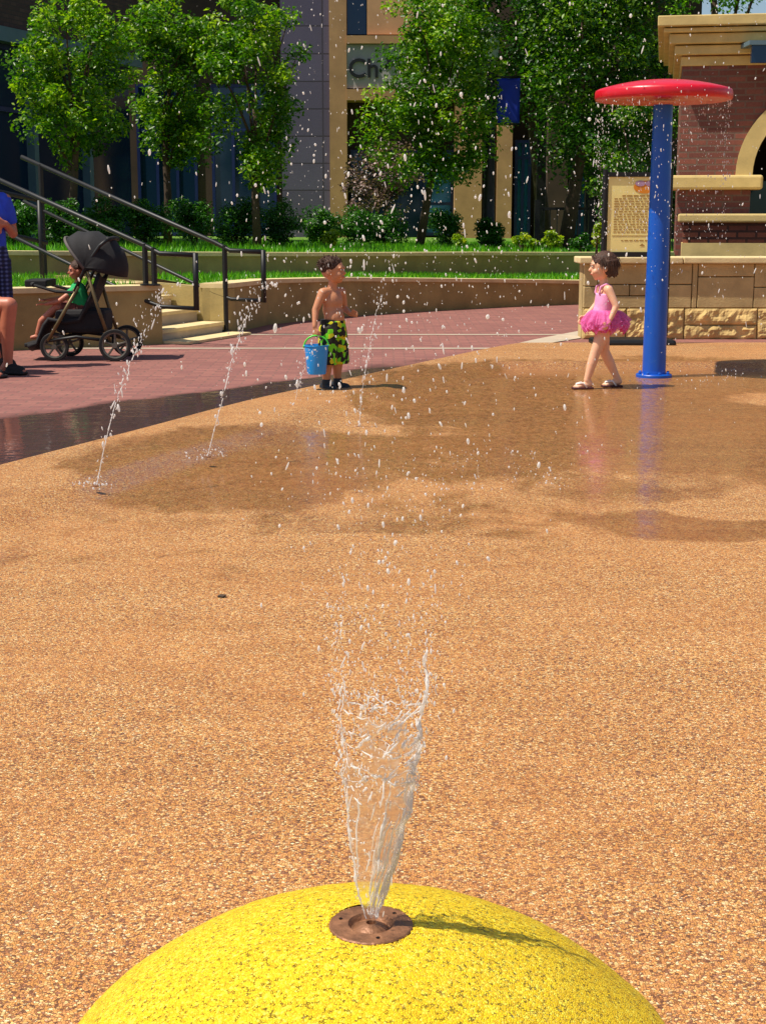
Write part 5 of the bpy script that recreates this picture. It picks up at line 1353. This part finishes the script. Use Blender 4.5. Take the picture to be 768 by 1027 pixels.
bush(570, 598, 232, 256, 26.0, 'low green plant left of the notice board', B_, n=14, per=70, seed=28, name='perennial')
bush(322, 346, 226, 250, 24.5, 'small lime green plant in front of the dark shrubs at the left', Lm, n=10, per=60, seed=29, name='perennial')
bush(448, 470, 234, 250, 26.2, 'small lime green plant between the two shrubs below the window', Lm, n=8, per=60, seed=30, name='perennial')
for i, (x0, x1) in enumerate([(-14, 40), (30, 84), (76, 128), (120, 172), (166, 218), (210, 262), (254, 304)]):
    bush(x0, x1, 194, 250, 21.5 + i * .6, ['dark green shrub at the left frame edge above the upper wall', 'dark green shrub above the stroller hood', 'dark green shrub right of the stroller hood, above the upper wall', 'dark green shrub directly above the hand rail posts at the left',
         'dark green shrub above the concrete steps', 'dark green shrub above the right handrail', 'dark green shrub just right of the right handrail end'][i], B_, seed=40 + i)
bush(592, 612, 218, 256, 21.0, 'small green plant peeping out beside the girl\'s head', Lm, n=10, per=50, seed=50, name='perennial', group='plants behind the stone planter')

# ------------------------------------------------------------------ buildings
def wbox(m, px0, px1, py0, py1, Y, d):
    a, b = at(px0, py1, Y), at(px1, py0, Y); m.box((a.x, Y, a.z), (b.x, Y + d, b.z)); return a, b
YB = 36.0
bl = thing('shop_building', (0, YB, .7), 'tan and peach shop building with teal windows and a grey sign, behind the trees', 'building')
m = MB(); m.box((-7.2, YB + .8, .3), (7.5, YB + 10, 9)); m.build('wall', M['wall_dark'], bl)
m = MB(); wbox(m, 284, 331, -60, 265, YB + .1, .65); m.build('column', M['stucco_mauve'], bl)
m = MB(); wbox(m, 331.5, 347, -60, 265, YB, .75); m.build('column', M['stucco_tan'], bl)
m = MB(); wbox(m, 368, 470, -60, 34, YB + .1, .65); m.build('upper_wall', M['stucco'], bl)
m = MB(); wbox(m, 347.5, 367, -60, 34, YB + .4, .38); m.build('upper_window', M['glass_dark'], bl)
m = MB(); wbox(m, 347.5, 470, 35, 43, YB - .05, .8); m.build('ledge', M['stucco_tan'], bl)
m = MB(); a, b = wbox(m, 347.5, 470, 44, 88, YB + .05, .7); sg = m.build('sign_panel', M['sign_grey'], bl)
tz = at(350, 77, YB).z; tx = at(349, 77, YB).x
text_mesh('Ch', .60, .02, 'lettering', M['black_metal'], sg, (tx, YB + .02, tz))
m = MB(); tz2 = at(388, 60, YB); m.box((tz2.x, YB + .001, tz2.z - .18), (tz2.x + .08, YB + .045, tz2.z + .12)); m.build('lettering', M['black_metal'], sg)
m = MB(); wbox(m, 347.5, 470, 89, 100, YB - .02, .75); m.build('ledge', M['stucco_tan'], bl)
for (x0, x1, mt) in ((455, 484, 'stucco_tan'), (497, 514.5, 'stucco_tan'), (547, 571, 'wall_dark'), (600, 626, 'wall_dark')):
    m = MB(); wbox(m, x0, x1, 101, 262, YB, .75); m.build('pillar', M[mt], bl)
def window(px0, px1, py0, py1, Y, bars, glass, rows=(), fw=.07):
    m = MB(); a, b = at(px0, py1, Y), at(px1, py0, Y)
    m.box((a.x, Y, a.z), (a.x + fw, Y + .1, b.z)); m.box((b.x - fw, Y, a.z), (b.x, Y + .1, b.z)); m.box((a.x + fw, Y, a.z), (b.x - fw, Y + .1, a.z + fw)); m.box((a.x + fw, Y, b.z - fw), (b.x - fw, Y + .1, b.z))
    for k in range(bars):
        x = a.x + (b.x - a.x) * (k + 1) / (bars + 1); m.box((x - fw * .5, Y + .01, a.z + fw), (x + fw * .5, Y + .09, b.z - fw))
    for z in rows:
        zz = at(px0, z, Y).z; m.box((a.x + fw, Y + .015, zz - fw * .5), (b.x - fw, Y + .085, zz + fw * .5))
    f = m.build('window', M['frame_blue'], bl)
    m = MB(); m.box((a.x + fw * .5, Y + .04, a.z + fw * .5), (b.x - fw * .5, Y + .06, b.z - fw * .5)); m.build('pane', glass, f); return f
window(424, 455, 150, 236, YB + .5, 0, M['glass_blue'], (178, 204))
window(514.8, 533, 140, 248, YB + .3, 1, M['glass_blue'], (158,))
window(573, 590, 165, 250, YB + .4, 1, M['glass_blue'], (182,))
window(140, 196, 84, 236, YB + .74, 2, M['glass_dark'], (130,))
window(214, 276, 84, 236, YB + .74, 2, M['glass_dark'], (130,))
window(352, 424, 150, 250, YB + .6, 2, M['glass_dark'], (180,))
m = MB(); wbox(m, 470.5, 640, -60, 100, YB + .2, .55); m.build('upper_wall', M['wall_dark'], bl)
m = MB(); m.box((-7.4, YB - .12, 9.0), (7.7, YB + 10.2, 9.3)); m.build('roof', M['concrete'], bl)

A = Vector((-8.1, 22.0, 0)); Bv = Vector((-4.95, 31.0, 0)); d = (Bv - A).normalized(); nrm = Vector((d.y, -d.x, 0))
sf = thing('brick_storefront', A, 'brown brick storefront with blue grey fascia and big blue windows at the upper left corner', 'building')
def slab(s0, s1, z0, z1, o0, o1, m=None):
    m = m or MB(); p = [A + d * s0 + nrm * o0, A + d * s1 + nrm * o0, A + d * s1 + nrm * o1, A + d * s0 + nrm * o1]
    m.add([(q.x, q.y, z) for z in (z0, z1) for q in p], [(0, 1, 2, 3), (7, 6, 5, 4), (4, 5, 1, 0), (5, 6, 2, 1), (6, 7, 3, 2), (7, 4, 0, 3)]); return m
Lf = (Bv - A).length
zf0 = at(10, 41, 26.5).z; zf1 = at(10, 26, 26.5).z
slab(0, Lf, zf1, 8.5, 0, -6).build('brick_wall', M['brick_brown'], sf)
slab(-.1, Lf + .1, zf0, zf1 - .002, .12, -6).build('fascia', M['fascia'], sf)
slab(0, Lf, .4, zf0 - .002, -.5, -6).build('wall', M['wall_dark'], sf)
k = 0
for s in np.arange(0, Lf - .2, 1.9):
    f = slab(s, s + .14, .45, zf0 - .003, .02, -.48).build('pillar', M['fascia'], sf)
    if s + 1.9 < Lf + .3:
        w_ = slab(s + .141, s + 1.9, .75, .83, -.1, -.2); slab(s + .141, s + 1.9, zf0 - .1, zf0 - .004, -.1, -.2, w_); slab(s + .141, s + 1.9, 3.1, 3.18, -.1, -.2, w_)
        fr = w_.build('window', M['frame_blue'], sf); slab(s + .142, s + 1.899, .831, zf0 - .101, -.14, -.16).build('pane', M['glass_dark'], fr)
        slab(s + .142, s + 1.899, .45, .749, -.05, -.48).build('window_sill', M['concrete'], sf)
slab(-.15, Lf + .15, 8.501, 8.7, .2, -6.1).build('roof', M['concrete'], sf)

# ------------------------------------------------------------------ lamp post with banner, fence
LYY = 28.4; lx = at(490, 200, LYY).x; zg = .66
lp = thing('lamp_post', (lx, LYY, zg), 'black lamp post with lantern and a royal blue banner among the trees', 'lamp post')
ztop = at(490, 60, LYY).z
MB().lathe([(.16, zg - .05), (.15, zg + .35), (.11, zg + .42), (.10, zg + 1.2), (.085, ztop - .1), (.06, ztop)], (lx, LYY, 0), 20).build('post', M['black_metal'], lp, smooth=True, angle=40)
ln = MB().lathe([(.05, ztop), (.13, ztop + .05), (.17, ztop + .45), (.19, ztop + .48)], (lx, LYY, 0), 8).build('lantern', M['lamp_glass'], lp)
MB().lathe([(.21, ztop + .48), (.15, ztop + .6), (.05, ztop + .68), (.02, ztop + .78)], (lx, LYY, 0), 8).build('lantern_roof', M['black_metal'], ln)
b0, b1 = at(497.5, 123, LYY), at(521.5, 78, LYY)
m = MB()
for z in (b0.z - .02, b1.z + .02): m.tube([(lx, LYY, z), (b1.x + .03, LYY, z)], .018, 8)
m.build('banner_arm', M['black_metal'], lp, smooth=True)
m = MB(); n = 14
for j in range(n + 1):
    for i in range(9): m.v.append((b0.x + (b1.x - b0.x) * i / 8, LYY + .02 * math.sin(i * .8 + j * .3), b0.z + (b1.z - b0.z) * j / n))
for j in range(n):
    for i in range(8): a = j * 9 + i; m.f.append((a, a + 1, a + 10, a + 9))
o = m.build('banner', M['banner'], lp, smooth=True); md = o.modifiers.new('s', 'SOLIDIFY'); md.thickness = .006
FY = 29.0; fc = thing('metal_fence', (at(570, 240, FY).x, FY, .65), 'black metal fence behind the low plants left of the notice board', 'fence')
x0, x1 = at(538, 240, FY).x, at(700, 240, FY).x
m = MB()
for py in (209, 237): z = at(540, py, FY).z; m.box((x0, FY - .02, z - .025), (x1, FY + .02, z + .025))
m.build('rail', M['black_metal'], fc)
for x in np.linspace(x0, x1, 4):
    m = MB(); m.box((x - .05, FY - .05, .5), (x + .05, FY + .05, at(540, 200, FY).z)); m.build('post', M['black_metal'], fc)
m = MB()
for x in np.arange(x0 + .12, x1, .13): m.tube([(x, FY, .66), (x, FY, at(540, 209, FY).z)], .010, 5)
m.build('balusters', M['black_metal'], fc)
for i, (px, Y) in enumerate(((541, 31.0), (590, 30.0))):
    c = at(px, 240, Y); t_ = thing('canopy_post', (c.x, Y, .6), ['slim dark post in front of the shop building, right of the tall blue window', 'slim dark post left of the notice board'][i], 'post', 'dark posts before the shop building')
    m = MB(); m.box((c.x - .09, Y - .09, .55), (c.x + .09, Y + .09, 4.4), .01); m.build('shaft', M['black_metal'], t_)
    m = MB(); m.box((c.x - .15, Y - .15, .5), (c.x + .15, Y + .15, .85), .01); m.build('base', M['black_metal'], t_)
